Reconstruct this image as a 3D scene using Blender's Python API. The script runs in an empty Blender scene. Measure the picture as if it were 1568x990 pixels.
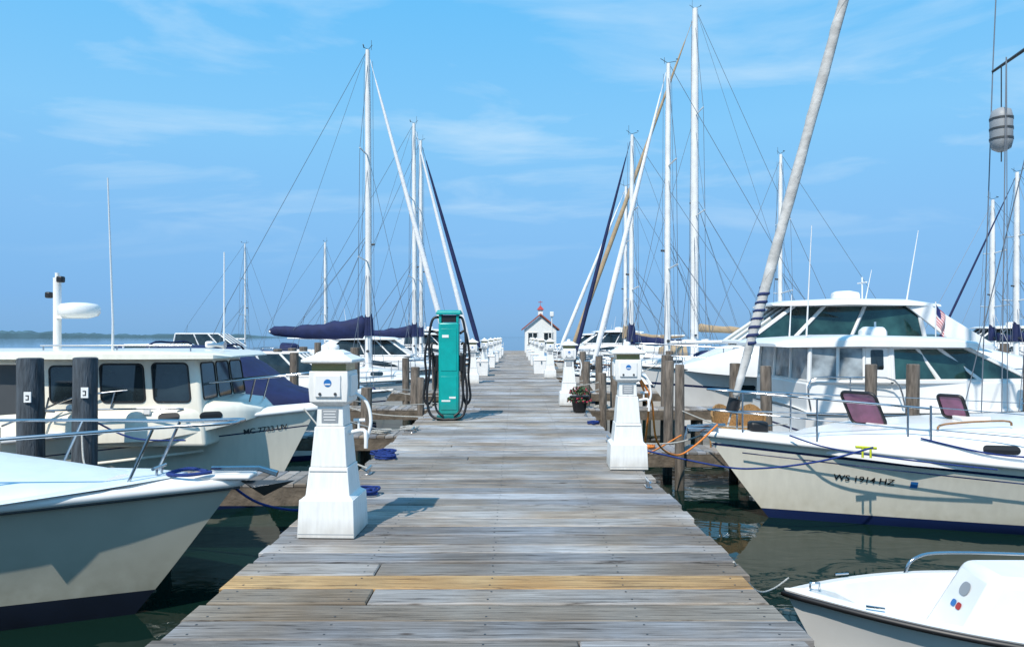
import bpy,bmesh,math,random
from mathutils import Vector,Matrix
from mathutils.bvhtree import BVHTree
random.seed(7)
WZ=-0.95
XL,XR=-1.83,1.50
sc=bpy.context.scene
sc.view_settings.view_transform='Standard'
sc.view_settings.look='None'
sc.view_settings.exposure=0
# ------------------------------------------------------------ materials
def mat(name,col,rough=.5,metal=0.,var=.12,vs=3.,bump=0.,bs=40.,spec=.5,streak=False,grime_shade=None):
    m=bpy.data.materials.new(name);m.use_nodes=True
    nt=m.node_tree;b=nt.nodes['Principled BSDF']
    b.inputs['Roughness'].default_value=rough;b.inputs['Metallic'].default_value=metal
    b.inputs['Specular IOR Level'].default_value=spec
    tc=nt.nodes.new('ShaderNodeTexCoord')
    mp=nt.nodes.new('ShaderNodeMapping')
    if streak: mp.inputs['Scale'].default_value=(4,4,.6)
    nt.links.new(tc.outputs['Object'],mp.inputs[0])
    n=nt.nodes.new('ShaderNodeTexNoise');n.inputs['Scale'].default_value=vs;n.inputs['Detail'].default_value=6
    nt.links.new(mp.outputs[0],n.inputs['Vector'])
    r=nt.nodes.new('ShaderNodeValToRGB')
    r.color_ramp.elements[0].position=.3;r.color_ramp.elements[1].position=.7
    r.color_ramp.elements[0].color=(*[c*(1-var) for c in col],1)
    r.color_ramp.elements[1].color=(*[min(1,c*(1+var*.3)) for c in col],1)
    nt.links.new(n.outputs['Fac'],r.inputs['Fac']);out=r.outputs['Color']
    if grime_shade:  # tints the low part: dirt, and painted shade on the grey hull
        z0,z1,gc=grime_shade
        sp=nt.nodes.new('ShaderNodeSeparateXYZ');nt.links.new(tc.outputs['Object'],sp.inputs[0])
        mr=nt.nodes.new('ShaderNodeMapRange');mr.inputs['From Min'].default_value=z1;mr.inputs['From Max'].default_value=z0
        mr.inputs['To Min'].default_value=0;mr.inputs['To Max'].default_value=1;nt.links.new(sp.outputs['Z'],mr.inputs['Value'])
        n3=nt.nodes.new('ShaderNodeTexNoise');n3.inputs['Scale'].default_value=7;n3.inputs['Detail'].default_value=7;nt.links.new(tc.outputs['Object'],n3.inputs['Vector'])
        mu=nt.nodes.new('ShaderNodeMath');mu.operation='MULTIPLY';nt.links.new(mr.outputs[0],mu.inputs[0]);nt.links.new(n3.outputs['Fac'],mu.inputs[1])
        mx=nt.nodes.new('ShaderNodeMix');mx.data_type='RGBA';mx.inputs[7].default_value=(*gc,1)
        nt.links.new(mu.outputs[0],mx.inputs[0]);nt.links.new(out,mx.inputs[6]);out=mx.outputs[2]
    nt.links.new(out,b.inputs['Base Color'])
    if bump:
        n2=nt.nodes.new('ShaderNodeTexNoise');n2.inputs['Scale'].default_value=bs;n2.inputs['Detail'].default_value=5
        nt.links.new(mp.outputs[0],n2.inputs['Vector'])
        bu=nt.nodes.new('ShaderNodeBump');bu.inputs['Strength'].default_value=bump;bu.inputs['Distance'].default_value=.02
        nt.links.new(n2.outputs['Fac'],bu.inputs['Height']);nt.links.new(bu.outputs[0],b.inputs['Normal'])
    return m
GEL=mat('gelcoat_white',(.82,.81,.79),.22,var=.07)
CREAM=mat('gelcoat_cream',(.82,.78,.67),.22,var=.07,streak=True,grime_shade=(.0,.55,(.45,.40,.28)))
GREYHULL=mat('gelcoat_grey_cream',(.47,.46,.39),.12,var=.12,vs=1.5,grime_shade=(.15,.8,(.24,.23,.17)))  # shade of the flared topsides painted in, darker olive lower down
DECKW=mat('deck_nonskid_sky_tint',(.66,.75,.80),.45,var=.08,vs=5,bump=.1,bs=200)
FLOORM=mat('cockpit_sole_shade',(.60,.61,.60),.6,var=.15,vs=9,bump=.2,bs=150)  # nonskid floor, greyed to paint shade into the white dinghy interior
NAVY=mat('navy_canvas',(.008,.018,.085),.8,var=.35,vs=4,bump=.5,bs=6)
NAVYP=mat('navy_paint',(.01,.022,.085),.3)
BLACKP=mat('antifouling',(.006,.010,.022),.45,var=.3)
BLK=mat('black_rubber',(.012,.012,.014),.45)
GLASS=mat('tinted_glass_painted_sky',(.022,.034,.04),.04,var=.8,vs=2.2,spec=.8)  # colour noise paints sky reflections into the panes
GGLASS=mat('green_glass',(.025,.075,.07),.05,var=.9,vs=1.7,spec=.8)
PGLASS=mat('smoked_hatch',(.20,.06,.13),.08,var=.4,vs=6,spec=.8)
VINYL=mat('clear_vinyl',(.34,.38,.40),.12,var=.8,vs=2.8,bump=.3,bs=4)
STEEL=mat('stainless',(.56,.57,.59),.2,metal=1.,var=.15)
ALU=mat('mast_alu',(.74,.75,.77),.35,var=.12,vs=1.5,streak=True)
MASTW=mat('mast_white',(.84,.83,.81),.3,var=.14)
WIRE=mat('rig_wire',(.19,.21,.24),.4,metal=.3)
SAILW=mat('sail_white',(.82,.82,.83),.75,var=.1,vs=6,bump=.5,bs=12)
SAILG=mat('sail_grey',(.56,.55,.53),.8,var=.32,vs=5,bump=.9,bs=9)
SAILT=mat('sail_tan',(.42,.31,.19),.8,var=.2,vs=6,bump=.5,bs=12)
PAINTW=mat('painted_white',(.83,.82,.79),.42,var=.10,vs=9,streak=True,bump=.10,bs=30,grime_shade=(-.02,.16,(.30,.25,.18)))
LENS=mat('lamp_lens',(.30,.27,.10),.2,var=.3)
GREY=mat('grey_plastic',(.30,.32,.34),.5)
DGREY=mat('dark_grey',(.05,.055,.06),.5)
TEAL=mat('teal_enamel',(.0,.36,.33),.32,var=.18,vs=5,grime_shade=(0,.35,(.06,.12,.10)))
TEALD=mat('teal_dark',(.0,.17,.17),.35)
PILE=mat('weathered_piling',(.20,.165,.135),.9,var=.6,vs=6,streak=True,bump=.9,bs=14,grime_shade=(-1.1,-.2,(.02,.025,.018)))
PILEG=mat('grey_piling',(.075,.092,.11),.9,var=.6,vs=6,streak=True,bump=.9,bs=14)
BEAM=mat('pier_beam',(.15,.12,.09),.9,var=.5,vs=7,bump=.7,bs=20)
ROPE=mat('blue_rope',(.01,.04,.22),.8,var=.4,vs=60,bump=.7,bs=150)
ROPEW=mat('white_rope',(.50,.49,.45),.8,var=.3,vs=60,bump=.7,bs=150)
ORANGE=mat('orange_cable',(.75,.22,.03),.5)
YEL=mat('yellow_paint',(.65,.70,.04),.5)
RED=mat('red_paint',(.42,.03,.025),.55,var=.2)
ROOFR=mat('roof_shingle',(.33,.10,.07),.8,var=.35,vs=12)
WICK=mat('wicker',(.40,.22,.08),.7,var=.5,vs=40,bump=.8,bs=90)
TEAK=mat('teak_trim',(.33,.17,.07),.5,var=.3,vs=14)
LEAF=mat('leaf_green',(.04,.09,.025),.6,var=.5,vs=20)
PETAL=mat('petal_red',(.38,.02,.05),.5,var=.5,vs=30)
PETALW=mat('petal_white',(.7,.62,.58),.5)
BLUE=mat('label_blue',(.02,.16,.45),.4)
SHORE=mat('distant_trees_hazed',(.06,.13,.17),.95,var=.3,vs=.02)  # aerial haze mixed into the tree colour
UVC=mat('jib_uv_cover',(.02,.035,.12),.8)

# ------------------------------------------------------------ mesh helpers
def link(o,parent=None):
    sc.collection.objects.link(o)
    if parent is not None:o.parent=parent
    return o
def mesh(name,V,F,m,parent=None,ang=35,mi=None,recalc=True,bevel=0):
    me=bpy.data.meshes.new(name);me.from_pydata([tuple(v) for v in V],[],F)
    ms=m if isinstance(m,(list,tuple)) else [m]
    for x in ms:me.materials.append(x)
    if mi:
        for p,i in zip(me.polygons,mi):p.material_index=i
    if recalc:
        bm=bmesh.new();bm.from_mesh(me);bmesh.ops.recalc_face_normals(bm,faces=bm.faces);bm.to_mesh(me);bm.free()
    for p in me.polygons:p.use_smooth=True
    me.set_sharp_from_angle(angle=math.radians(ang))
    o=link(bpy.data.objects.new(name,me),parent)
    if bevel:
        b=o.modifiers.new('b','BEVEL');b.width=bevel;b.segments=3;b.limit_method='ANGLE';b.angle_limit=math.radians(40)
    return o
def empty(name,loc=(0,0,0),rz=0,s=1,parent=None):
    e=bpy.data.objects.new(name,None);e.location=loc;e.rotation_euler=(0,0,rz);e.scale=(s,s,s);e.empty_display_size=.2
    return link(e,parent)
def cr(pts,n=6,closed=False):
    P=[Vector(p) for p in pts];out=[];N=len(P)
    rng=N if closed else N-1
    for i in range(rng):
        if closed:a,b,c,d=P[i-1],P[i],P[(i+1)%N],P[(i+2)%N]
        else:a,b,c,d=P[max(i-1,0)],P[i],P[i+1],P[min(i+2,N-1)]
        for k in range(n):
            t=k/n
            out.append(.5*((2*b)+(c-a)*t+(2*a-5*b+4*c-d)*t*t+(3*b-a-3*c+d)*t**3))
    if not closed:out.append(P[-1])
    return out
def tg(V,F,pts,r,seg=6,closed=False,asp=1.):
    P=[Vector(p) for p in pts];N=len(P)
    if N<2:return
    R=r if isinstance(r,(list,tuple)) else [r]*N
    base=len(V);nrm=None
    for i in range(N):
        if closed:t=P[(i+1)%N]-P[i-1]
        else:t=P[min(i+1,N-1)]-P[max(i-1,0)]
        if t.length<1e-9:t=Vector((0,0,1))
        t.normalize()
        if nrm is None:
            up=Vector((0,0,1)) if abs(t.z)<.9 else Vector((0,1,0))
            nrm=(up-t*up.dot(t)).normalized()
        else:
            nn=nrm-t*nrm.dot(t)
            if nn.length<1e-6:nn=t.orthogonal()
            nrm=nn.normalized()
        b=t.cross(nrm)
        for k in range(seg):
            a=2*math.pi*k/seg
            V.append(P[i]+nrm*(math.cos(a)*R[i])+b*(math.sin(a)*R[i]*asp))
    for i in range(N if closed else N-1):
        j=(i+1)%N
        for k in range(seg):
            k2=(k+1)%seg
            F.append((base+i*seg+k,base+i*seg+k2,base+j*seg+k2,base+j*seg+k))
    if not closed:
        F.append(tuple(base+k for k in range(seg)));F.append(tuple(base+(N-1)*seg+k for k in range(seg)))
def tubes(name,L,m,parent=None,seg=6):
    V=[];F=[]
    for e in L:
        tg(V,F,e[0],e[1],seg,e[2] if len(e)>2 else False,e[3] if len(e)>3 else 1.)
    return mesh(name,V,F,m,parent,ang=60)
def boxg(V,F,c,s,rz=0):
    b=len(V);co,si=math.cos(rz),math.sin(rz)
    for dx in(-.5,.5):
        for dy in(-.5,.5):
            for dz in(-.5,.5):
                x,y=dx*s[0],dy*s[1]
                V.append((c[0]+x*co-y*si,c[1]+x*si+y*co,c[2]+dz*s[2]))
    F+= [(b,b+1,b+3,b+2),(b+4,b+6,b+7,b+5),(b,b+4,b+5,b+1),(b+2,b+3,b+7,b+6),(b,b+2,b+6,b+4),(b+1,b+5,b+7,b+3)]
def boxes(name,L,m,parent=None,bevel=0):
    V=[];F=[]
    for e in L:boxg(V,F,*e)
    return mesh(name,V,F,m,parent,bevel=bevel)
def dome(name,st,m,parent=None,e=.5,n=14,bottom=True,ang=40):
    """lofted rounded body: stations (x,halfwidth,z0,height)"""
    V=[];F=[]
    for (x,w,z0,h) in st:
        for k in range(n+1):
            a=math.pi*k/n;c,s=math.cos(a),math.sin(a)
            V.append((x,w*math.copysign(abs(c)**e,c),z0+h*max(s,0)**e))
    m1=n+1
    for i in range(len(st)-1):
        for k in range(n):F.append((i*m1+k,i*m1+k+1,(i+1)*m1+k+1,(i+1)*m1+k))
        F.append((i*m1+n,i*m1,(i+1)*m1,(i+1)*m1+n))
    F.append(tuple(range(m1)));F.append(tuple((len(st)-1)*m1+k for k in range(m1)))
    return mesh(name,V,F,m,parent,ang=ang)
def house(name,xa,xf,z0,z1,wa,wf,tin,rf,ra,m,parent,bev=.04,z0f=None,z1f=None):
    z0f=z0 if z0f is None else z0f;z1f=z1 if z1f is None else z1f
    A=[(xa,-wa,z0),(xa,wa,z0),(xf,wf,z0f),(xf,-wf,z0f),(xa+ra,-wa+tin,z1),(xa+ra,wa-tin,z1),(xf-rf,wf-tin,z1f),(xf-rf,-wf+tin,z1f)]
    A=[Vector(a) for a in A]
    F=[(0,1,2,3),(4,5,6,7),(0,1,5,4),(1,2,6,5),(2,3,7,6),(3,0,4,7)]
    o=mesh(name,A,F,m,parent,bevel=bev)
    return {1:[A[1],A[2],A[6],A[5]],-1:[A[0],A[3],A[7],A[4]],'f':[A[3],A[2],A[6],A[7]],'a':[A[0],A[1],A[5],A[4]],'c':sum(A,Vector())/8,'A':A}
def panel(name,H,key,u0,u1,v0,v1,m,parent,off=.006,r=.05,frame=None,fr=.012,sk=0.):
    q=H[key]
    def bl(u,v):return (q[0]*(1-u)+q[1]*u)*(1-v)+(q[3]*(1-u)+q[2]*u)*v
    w=(bl(u1,v0)-bl(u0,v0)).length;h=(bl(u0,v1)-bl(u0,v0)).length
    du=r/w*(u1-u0);dv=r/h*(v1-v0);pts=[]
    for cu,cv,a0 in((u1-du,v1-dv,0),(u0+du,v1-dv,90),(u0+du,v0+dv,180),(u1-du,v0+dv,270)):
        for k in range(5):
            a=math.radians(a0+k*22.5);pts.append((cu+du*math.cos(a),cv+dv*math.sin(a)))
    nrm=(q[1]-q[0]).cross(q[3]-q[0]).normalized()
    if nrm.dot(q[0]-H['c'])<0:nrm=-nrm
    P=[bl(u+sk*(v-v0)/(v1-v0),v)+nrm*off for u,v in pts]
    mesh(name,P,[tuple(range(len(P)))],m,parent,recalc=False)
    if frame:tubes(name+'_frame',[(P,fr,True)],frame,parent,seg=5)
def frames(name,H,m,parent,r=.025,posts=()):
    A=H['A'];L=[]
    for a,b in((0,1),(1,2),(2,3),(3,0),(4,5),(5,6),(6,7),(7,4),(0,4),(1,5),(2,6),(3,7)):L.append(([A[a],A[b]],r))
    for key,u in posts:
        q=H[key];L.append(([q[0].lerp(q[1],u),q[3].lerp(q[2],u)],r*.9))
    tubes(name,L,m,parent)
def decal(name,target,pts,side,m,parent,off=.008,faces=None):
    me=target.data
    bvh=BVHTree.FromPolygons([v.co[:] for v in me.vertices],[p.vertices[:] for p in me.polygons])
    if faces is None:
        n=len(pts);cx=sum(p[0] for p in pts)/n;cz=sum(p[1] for p in pts)/n
        allp=[];faces=[];rings=5
        for j in range(rings):
            k=1-j/rings
            allp+=[(cx+(x-cx)*k,cz+(z-cz)*k) for x,z in pts]
        allp.append((cx,cz))
        for j in range(rings-1):
            for i in range(n):
                i2=(i+1)%n;faces.append((j*n+i,j*n+i2,(j+1)*n+i2,(j+1)*n+i))
        for i in range(n):faces.append(((rings-1)*n+i,(rings-1)*n+(i+1)%n,rings*n))
        pts=allp
    V=[]
    for x,z in pts:
        h=bvh.ray_cast(Vector((x,side*6,z)),Vector((0,-side,0)))
        y=h[0].y if h[0] else (V[-1][1]-side*off if V else side)
        V.append((x,y+side*off,z))
    mesh(name,V,faces,m,parent,recalc=False)
    return V
def rr(x,z,w,h,r=.5,n=5,sk=0):
    r=min(w,h)*r;P=[]
    for sx,sz,a0 in((1,1,0),(-1,1,90),(-1,-1,180),(1,-1,270)):
        for k in range(n):
            a=math.radians(a0+k*90/(n-1));px=sx*(w/2-r)+r*math.cos(a);pz=sz*(h/2-r)+r*math.sin(a)
            P.append((x+px+sk*pz,z+pz))
    return P
def text_on(name,target,s,size,x0,z0,side,m,parent,slope=0.,off=.008,bold=.02,xs=1.):
    cu=bpy.data.curves.new(name,'FONT');cu.body=s;cu.size=size;cu.offset=size*bold
    o=bpy.data.objects.new(name+'_tmp',cu);sc.collection.objects.link(o)
    bpy.context.view_layer.update()
    me=bpy.data.meshes.new_from_object(o.evaluated_get(bpy.context.evaluated_depsgraph_get()))
    pts=[(x0-side*v.co.x*xs,z0+v.co.y+slope*v.co.x) for v in me.vertices]
    fs=[p.vertices[:] for p in me.polygons]
    bpy.data.objects.remove(o)
    decal(name,target,pts,side,m,parent,off,fs)

# ------------------------------------------------------------ hull
def hull(parent,L,B,fs,fm,fb,draft=.5,rake=.8,flare=1.2,tw=.85,boot=(.0,.1),mats=(GEL,NAVYP,BLACKP,GEL,GEL),stripe=None,fine=1.6,full=2.3,openb=False,rail=(GEL,.03),N=32,mid=.4,floor=.2):
    """x=0 stem head, -L transom; z=0 waterline; mats top,boot,bottom,deck,stripe"""
    def S(t):
        if t<mid:return tw+(1-tw)*math.sin(math.pi/2*t/mid)
        return max(0,1-((t-mid)/(1-mid))**full)
    def SW(t):
        if t<mid:return tw+(1-tw)*math.sin(math.pi/2*t/mid)
        return max(0,1-((t-mid)/(1-mid))**fine)
    def FB(t):
        return fm+(fb-fm)*max(0,(t-.3)/.7)**1.6+(fs-fm)*max(0,(.3-t)/.3)**1.5
    def X(t,z):
        f=(z+draft)/(FB(t)+draft)
        return -L+t*(L-rake)+rake*t**4*max(0,min(1,f))**.9
    def Y(t,z):
        bs=B/2*S(t);bw=B/2*.9*SW(t)*(1-.12*t)
        if z<0:
            f=(z+draft)/draft;return bw*max(0,f)**.7
        f=min(1,z/FB(t));return bw+(bs-bw)*f**(1+flare*t*t)
    V=[];F=[];MI=[]
    st=stripe or (.16,.13)
    def levels(t):
        f=FB(t)
        top=f-st[0];a=boot[1]
        return [-draft,-draft*.75,-draft*.4,-draft*.15,boot[0],boot[1]]+[a+(top-a)*k/6 for k in range(1,7)]+[f-st[1],f]
    kinds=[2,2,2,2,1]+[0]*6+[4 if stripe else 0,0]
    nl=len(levels(0))
    for i in range(N+1):
        t=i/N
        for z in levels(t):V.append((X(t,z),Y(t,z),z))
    off=len(V)
    for i in range(N+1):
        t=i/N
        for z in levels(t):V.append((X(t,z),-Y(t,z),z))
    for o in(0,off):
        for i in range(N):
            for k in range(nl-1):
                a=o+i*nl+k;F.append((a,a+nl,a+nl+1,a+1));MI.append(kinds[k])
    for k in range(nl-1):
        F.append((k,k+1,off+k+1,off+k));MI.append(kinds[k])
    dk=len(V)
    for i in range(N+1):
        t=i/N;f=FB(t);y=Y(t,f);x=X(t,f)
        if openb:
            fl=max(floor,min(f,floor+(f-floor)*max(0,(t-.80)/.14)))
            yi=max(0,y-.13);prof=[(y,f),(max(0,y-.10),f+.012),(yi,f-.01),(yi*.93,fl+.03 if fl<f-.03 else fl),(yi*.85,fl)]
        else:
            prof=[(y,f),(y*.97,f+.004),(y*.7,f+.03),(y*.4,f+.05),(y*.15,f+.055)]
        for (a,b) in prof:V.append((x,a,b))
        for (a,b) in reversed(prof):V.append((x,-a,b))
    for i in range(N):
        for k in range(9):
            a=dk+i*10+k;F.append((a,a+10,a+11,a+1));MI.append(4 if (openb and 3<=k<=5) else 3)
    o=mesh('hull',V,F,list(mats),parent,ang=32,mi=MI,recalc=False)
    bm=bmesh.new();bm.from_mesh(o.data);bmesh.ops.remove_doubles(bm,verts=bm.verts,dist=.0015)
    bmesh.ops.recalc_face_normals(bm,faces=bm.faces);bm.to_mesh(o.data);bm.free()
    for p in o.data.polygons:p.use_smooth=True
    o.data.set_sharp_from_angle(angle=math.radians(32))
    def sh(t,s,ins=0.,dz=0.):
        f=FB(t);return Vector((X(t,f)-(ins if t>.97 else 0),s*max(0,Y(t,f)-ins),f+dz))
    if rail:
        pts=[sh(i/40,1,-.01,-.03) for i in range(41)]+[sh(1-i/40,-1,-.01,-.03) for i in range(1,41)]
        tubes('rub_rail',[(pts,rail[1])],rail[0],parent,seg=6)
    return o,sh
def bowrail(parent,sh,t0,ts,h,r=.014,ins=.08,mid=False,lean=.0,drop=True,ext=.12,m=None):
    m=m or STEEL
    def line(hh):
        a=[sh(t0+(.985-t0)*k/8,1,ins,hh*min(1,.35+k*.3 if drop else 1)) for k in range(9)]
        b=[Vector((p.x,-p.y,p.z)) for p in reversed(a)]
        tip=sh(1,1,0,hh);tip.x+=ext;tip.y=0
        for q in(a,b):
            for p in q:p.x+=lean*hh
        a[-1].y=max(a[-1].y,.16);b[0].y=-a[-1].y
        a[-1].x+=ext*.6;b[0].x+=ext*.6
        return cr(a+[tip]+b,4)
    L=[(line(h),r)]
    if mid:L.append((line(h*.52),r*.7))
    for t in ts:
        for s in(1,-1):
            p=sh(t,s,ins,0);q=sh(t,s,ins,h);q.x+=lean*h
            L.append(([p,q],r*.85))
    tubes('bow_rail',L,m,parent)
def fender(parent,x,y,z,l=.5,r=.1,m=None):
    P=[(x,y,z+l*.62),(x,y,z+l*.55),(x,y,z+l*.5),(x,y,z+l*.4),(x,y,z-l*.4),(x,y,z-l*.5),(x,y,z-l*.55)]
    tubes('fender',[(P,[.02,.03,.07,r,r,.07,.02])],m or GEL,parent,seg=10)
    tubes('fender_line',[([(x,y,z+l*.6),(x,y,z+l+.25)],.007)],ROPEW,parent)
def bowlines(e,side,bowX,fb,s=1.,m=None,r=.012):
    """dock lines from the bow to the pier edge (boats lie bow-to)"""
    edge=XL+.12 if side<0 else XR-.12
    dx=abs(bowX-edge)/s;zd=(.06-WZ)/s
    L=[]
    for sy,dy in((.25,1.5),(-.25,-1.3)):
        a=Vector((-.5,sy,fb+.08));b=Vector((dx,dy/s,zd));md=a.lerp(b,.5);md.z-=.12
        L.append((cr([a,md,b],5),r/s))
    tubes('dock_lines',L,m or ROPEW,e,seg=5)
# ------------------------------------------------------------ sailboat
def sailboat(side,bowX,d,L,B,J,top,jib=SAILW,cover=NAVY,fb=1.15,boomz=2.3,boomL=3.4,spr=(.36,.68),mastr=.075,name='sailboat',hm=None,wire=.008,jr=.075,stripe=(.14,.10),smat=NAVYP,jib_on=True,coverh=.3,lazy=False,mm=None):
    e=empty(name,(bowX,d,WZ),0 if side<0 else math.pi)
    H,sh=hull(e,L,B,fb*.85,fb*.8,fb,draft=.45,rake=1.1,flare=.1,tw=.62,mats=(hm or GEL,NAVYP,BLACKP,DECKW,smat),stripe=stripe,fine=1.5,full=1.9,rail=(TEAK if L>9.2 else GEL,.03))
    mt=top-WZ;mm=mm or MASTW
    f=fb*.82
    tr=dome('coachroof',[(-J*.45,.25*B/3,f,.12),(-J*.6,.6*B/3,f,.36),(-J,.85*B/3,f,.5),(-L*.55,1.0*B/3,f,.55),(-L*.7,1.0*B/3,f,.55)],GEL,e,e=.42)
    dome('cockpit_coaming',[(-L*.7,1.15*B/3,f,.3),(-L*.95,1.0*B/3,f,.25)],GEL,e,e=.4)
    for s in(1,-1):
        for k in range(4):
            decal('portlight',tr,rr(-J*.8-k*(L*.7-J*.8)/4.3-.2,f+.3,.42,.13,.5),s,GLASS,e)
    dome('spray_hood',[(-L*.62,.3,f+.5,.42),(-L*.66,.95*B/3,f+.35,.7),(-L*.76,1.0*B/3,f+.25,.85)],cover or NAVY,e,e=.7)
    V=[];F=[]
    tg(V,F,[(-J,0,f+.3),(-J,0,mt*.5),(-J-.02,0,mt*.85),(-J-.03,0,mt)],[mastr,mastr,mastr*.9,mastr*.65],10,asp=.8)
    mesh('mast',V,F,mm,e,ang=60)
    sw=B*.28;rig=[];sp=[]
    zs=[f+(mt-f)*k for k in spr]
    for s in(1,-1):
        prev=Vector((-J-.1,s*B*.42,f+.1))
        for z,kk in zip(zs,(1,.8)):
            tip=Vector((-J-.12,s*sw*kk*1.25,z+.08));sp.append(([(-J,0,z),tip],.026))
            rig.append(([prev,tip],wire));prev=tip
        rig.append(([prev,Vector((-J,0,mt*.985))],wire))
        rig.append(([(-J-.45,s*B*.42,f+.1),(-J,0,zs[0]-.1)],wire))
        rig.append(([(-J+.4,s*B*.40,f+.1),(-J,0,zs[0]-.1)],wire))
        rig.append(([(-J-.12,s*sw*1.25,zs[0]+.08),(-J,0,zs[1]-.1)],wire*.8))
        rig.append(([(-L+.15,s*B*.25,f+.3),(-L+.9,0,f+2.6)],wire))
        # lazy jacks
        rig.append(([(-J-boomL*.75,s*.1,boomz+.1),(-J,0,zs[0]+1.)],wire*.7));rig.append(([(-J-boomL*.4,s*.1,boomz+.2),(-J,0,zs[0]+1.)],wire*.7))
    rig.append(([(-L+.9,0,f+2.6),(-J-.05,0,mt)],wire))
    rig.append(([(-J*.45,0,f+.15),(-J,0,zs[1])],wire*.8))
    if not jib_on:rig.append(([(-.1,0,fb+.1),(-J,0,mt*.98)],wire))
    rig.append(([(-J+.20,.05,f+.6),(-J+.14,.02,mt*.97)],wire*.7));rig.append(([(-J-.24,-.05,boomz),(-J-.14,-.02,mt*.97)],wire*.7))
    for s in(1,-1):
        for hh in(.3,.58):rig.append(([sh(k/10,s,.06,hh) for k in range(0,10)],wire*.8))
    tubes('spreaders',sp,mm,e);tubes('rigging',rig,WIRE,e,seg=4)
    tubes('stanchions',[([sh(k/10,s,.06,0),sh(k/10,s,.06,.6)],.013) for k in range(0,9,2) for s in(1,-1)],STEEL,e)
    bowrail(e,sh,.84,(.86,.93),.6,ins=.06,mid=True,drop=False,ext=.05)
    tubes('stern_rail',[(cr([sh(.12,1,.06,.6),sh(.0,1,.06,.6),sh(.0,-1,.06,.6),sh(.12,-1,.06,.6)],4),.014),([sh(0,1,.06,0),sh(0,1,.06,.6)],.014),([sh(0,-1,.06,0),sh(0,-1,.06,.6)],.014)],STEEL,e)
    tubes('boom',[([(-J-.08,0,boomz),(-J-boomL,0,boomz+.05)],.055)],mm,e,seg=8)
    tubes('mast_winches',[([(-J+.02,s*(mastr+.04),f+1.25+.2*s),(-J+.02,s*(mastr+.15),f+1.25+.2*s)],.05) for s in(1,-1)]+[([(-J-.05,0,zs[0]+.6),(-J+.22,0,zs[0]+.62)],.035)],DGREY,e,seg=8)
    if cover:
        n=18;P=[];R=[]
        for k in range(n+1):
            u=k/n;h=coverh*(1-.62*u)*(1+.07*math.sin(u*23)+.05*math.sin(u*41))*(.8 if k in(0,n) else 1)
            P.append((-J-.02-u*boomL*1.0,0,boomz+h*.35-.10*math.sin(u*3.1)));R.append(h*.62 if k not in(0,n) else h*.3)
        tubes('sail_cover',[(P,R,False,.55),([(-J,0,boomz-.1),(-J,0,boomz+.45),(-J,0,boomz+.85)],[.19,.16,.08])],cover,e,seg=10)
        tubes('topping_lift',[([(-J-boomL,0,boomz+.05),(-J-.06,0,mt)],wire*.7)],WIRE,e,seg=4)
    if jib_on:
        a=Vector((-.15,0,fb+.1));b=Vector((-J+.05,0,mt*.975));P=[];R=[]
        prof=[(0,.02),(.03,.02),(.035,.05),(.06,.8*jr),(.12,jr),(.35,jr*.95),(.6,jr*.75),(.85,jr*.45),(.93,jr*.25),(.94,.012),(1,.012)]
        for u,r in prof:P.append(a.lerp(b,u));R.append(r)
        tubes('furled_jib',[(P,R)],jib,e,seg=10)
        tubes('furling_drum',[([a.lerp(b,.02),a.lerp(b,.022),a.lerp(b,.035),a.lerp(b,.037)],[.02,.09,.09,.02])],BLK,e,seg=10)
    q=random.uniform(.16,.34);q2=random.uniform(-.1,.2);an=random.uniform(-1,1)
    tubes('masthead_gear',[([(-J-q,q*an*.4,mt+.12),(-J,0,mt+.03),(-J+q*.8,-q*an*.4,mt+.14+q2*.2)],.010),([(-J+.1,0,mt),(-J+.1,0,mt+.25+q2)],.007),([(-J-q,-.07,mt+.18),(-J-q,.09,mt+.12)],.018)],DGREY,e)
    fender(e,-L*.45,(B/2+.05)*(1 if side>0 else -1),.55)
    fender(e,-L*.3,(B/2-.10)*(1 if side>0 else -1),.55,m=NAVYP)
    if d<50:bowlines(e,side,bowX,fb)
    return e,H,sh
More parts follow.
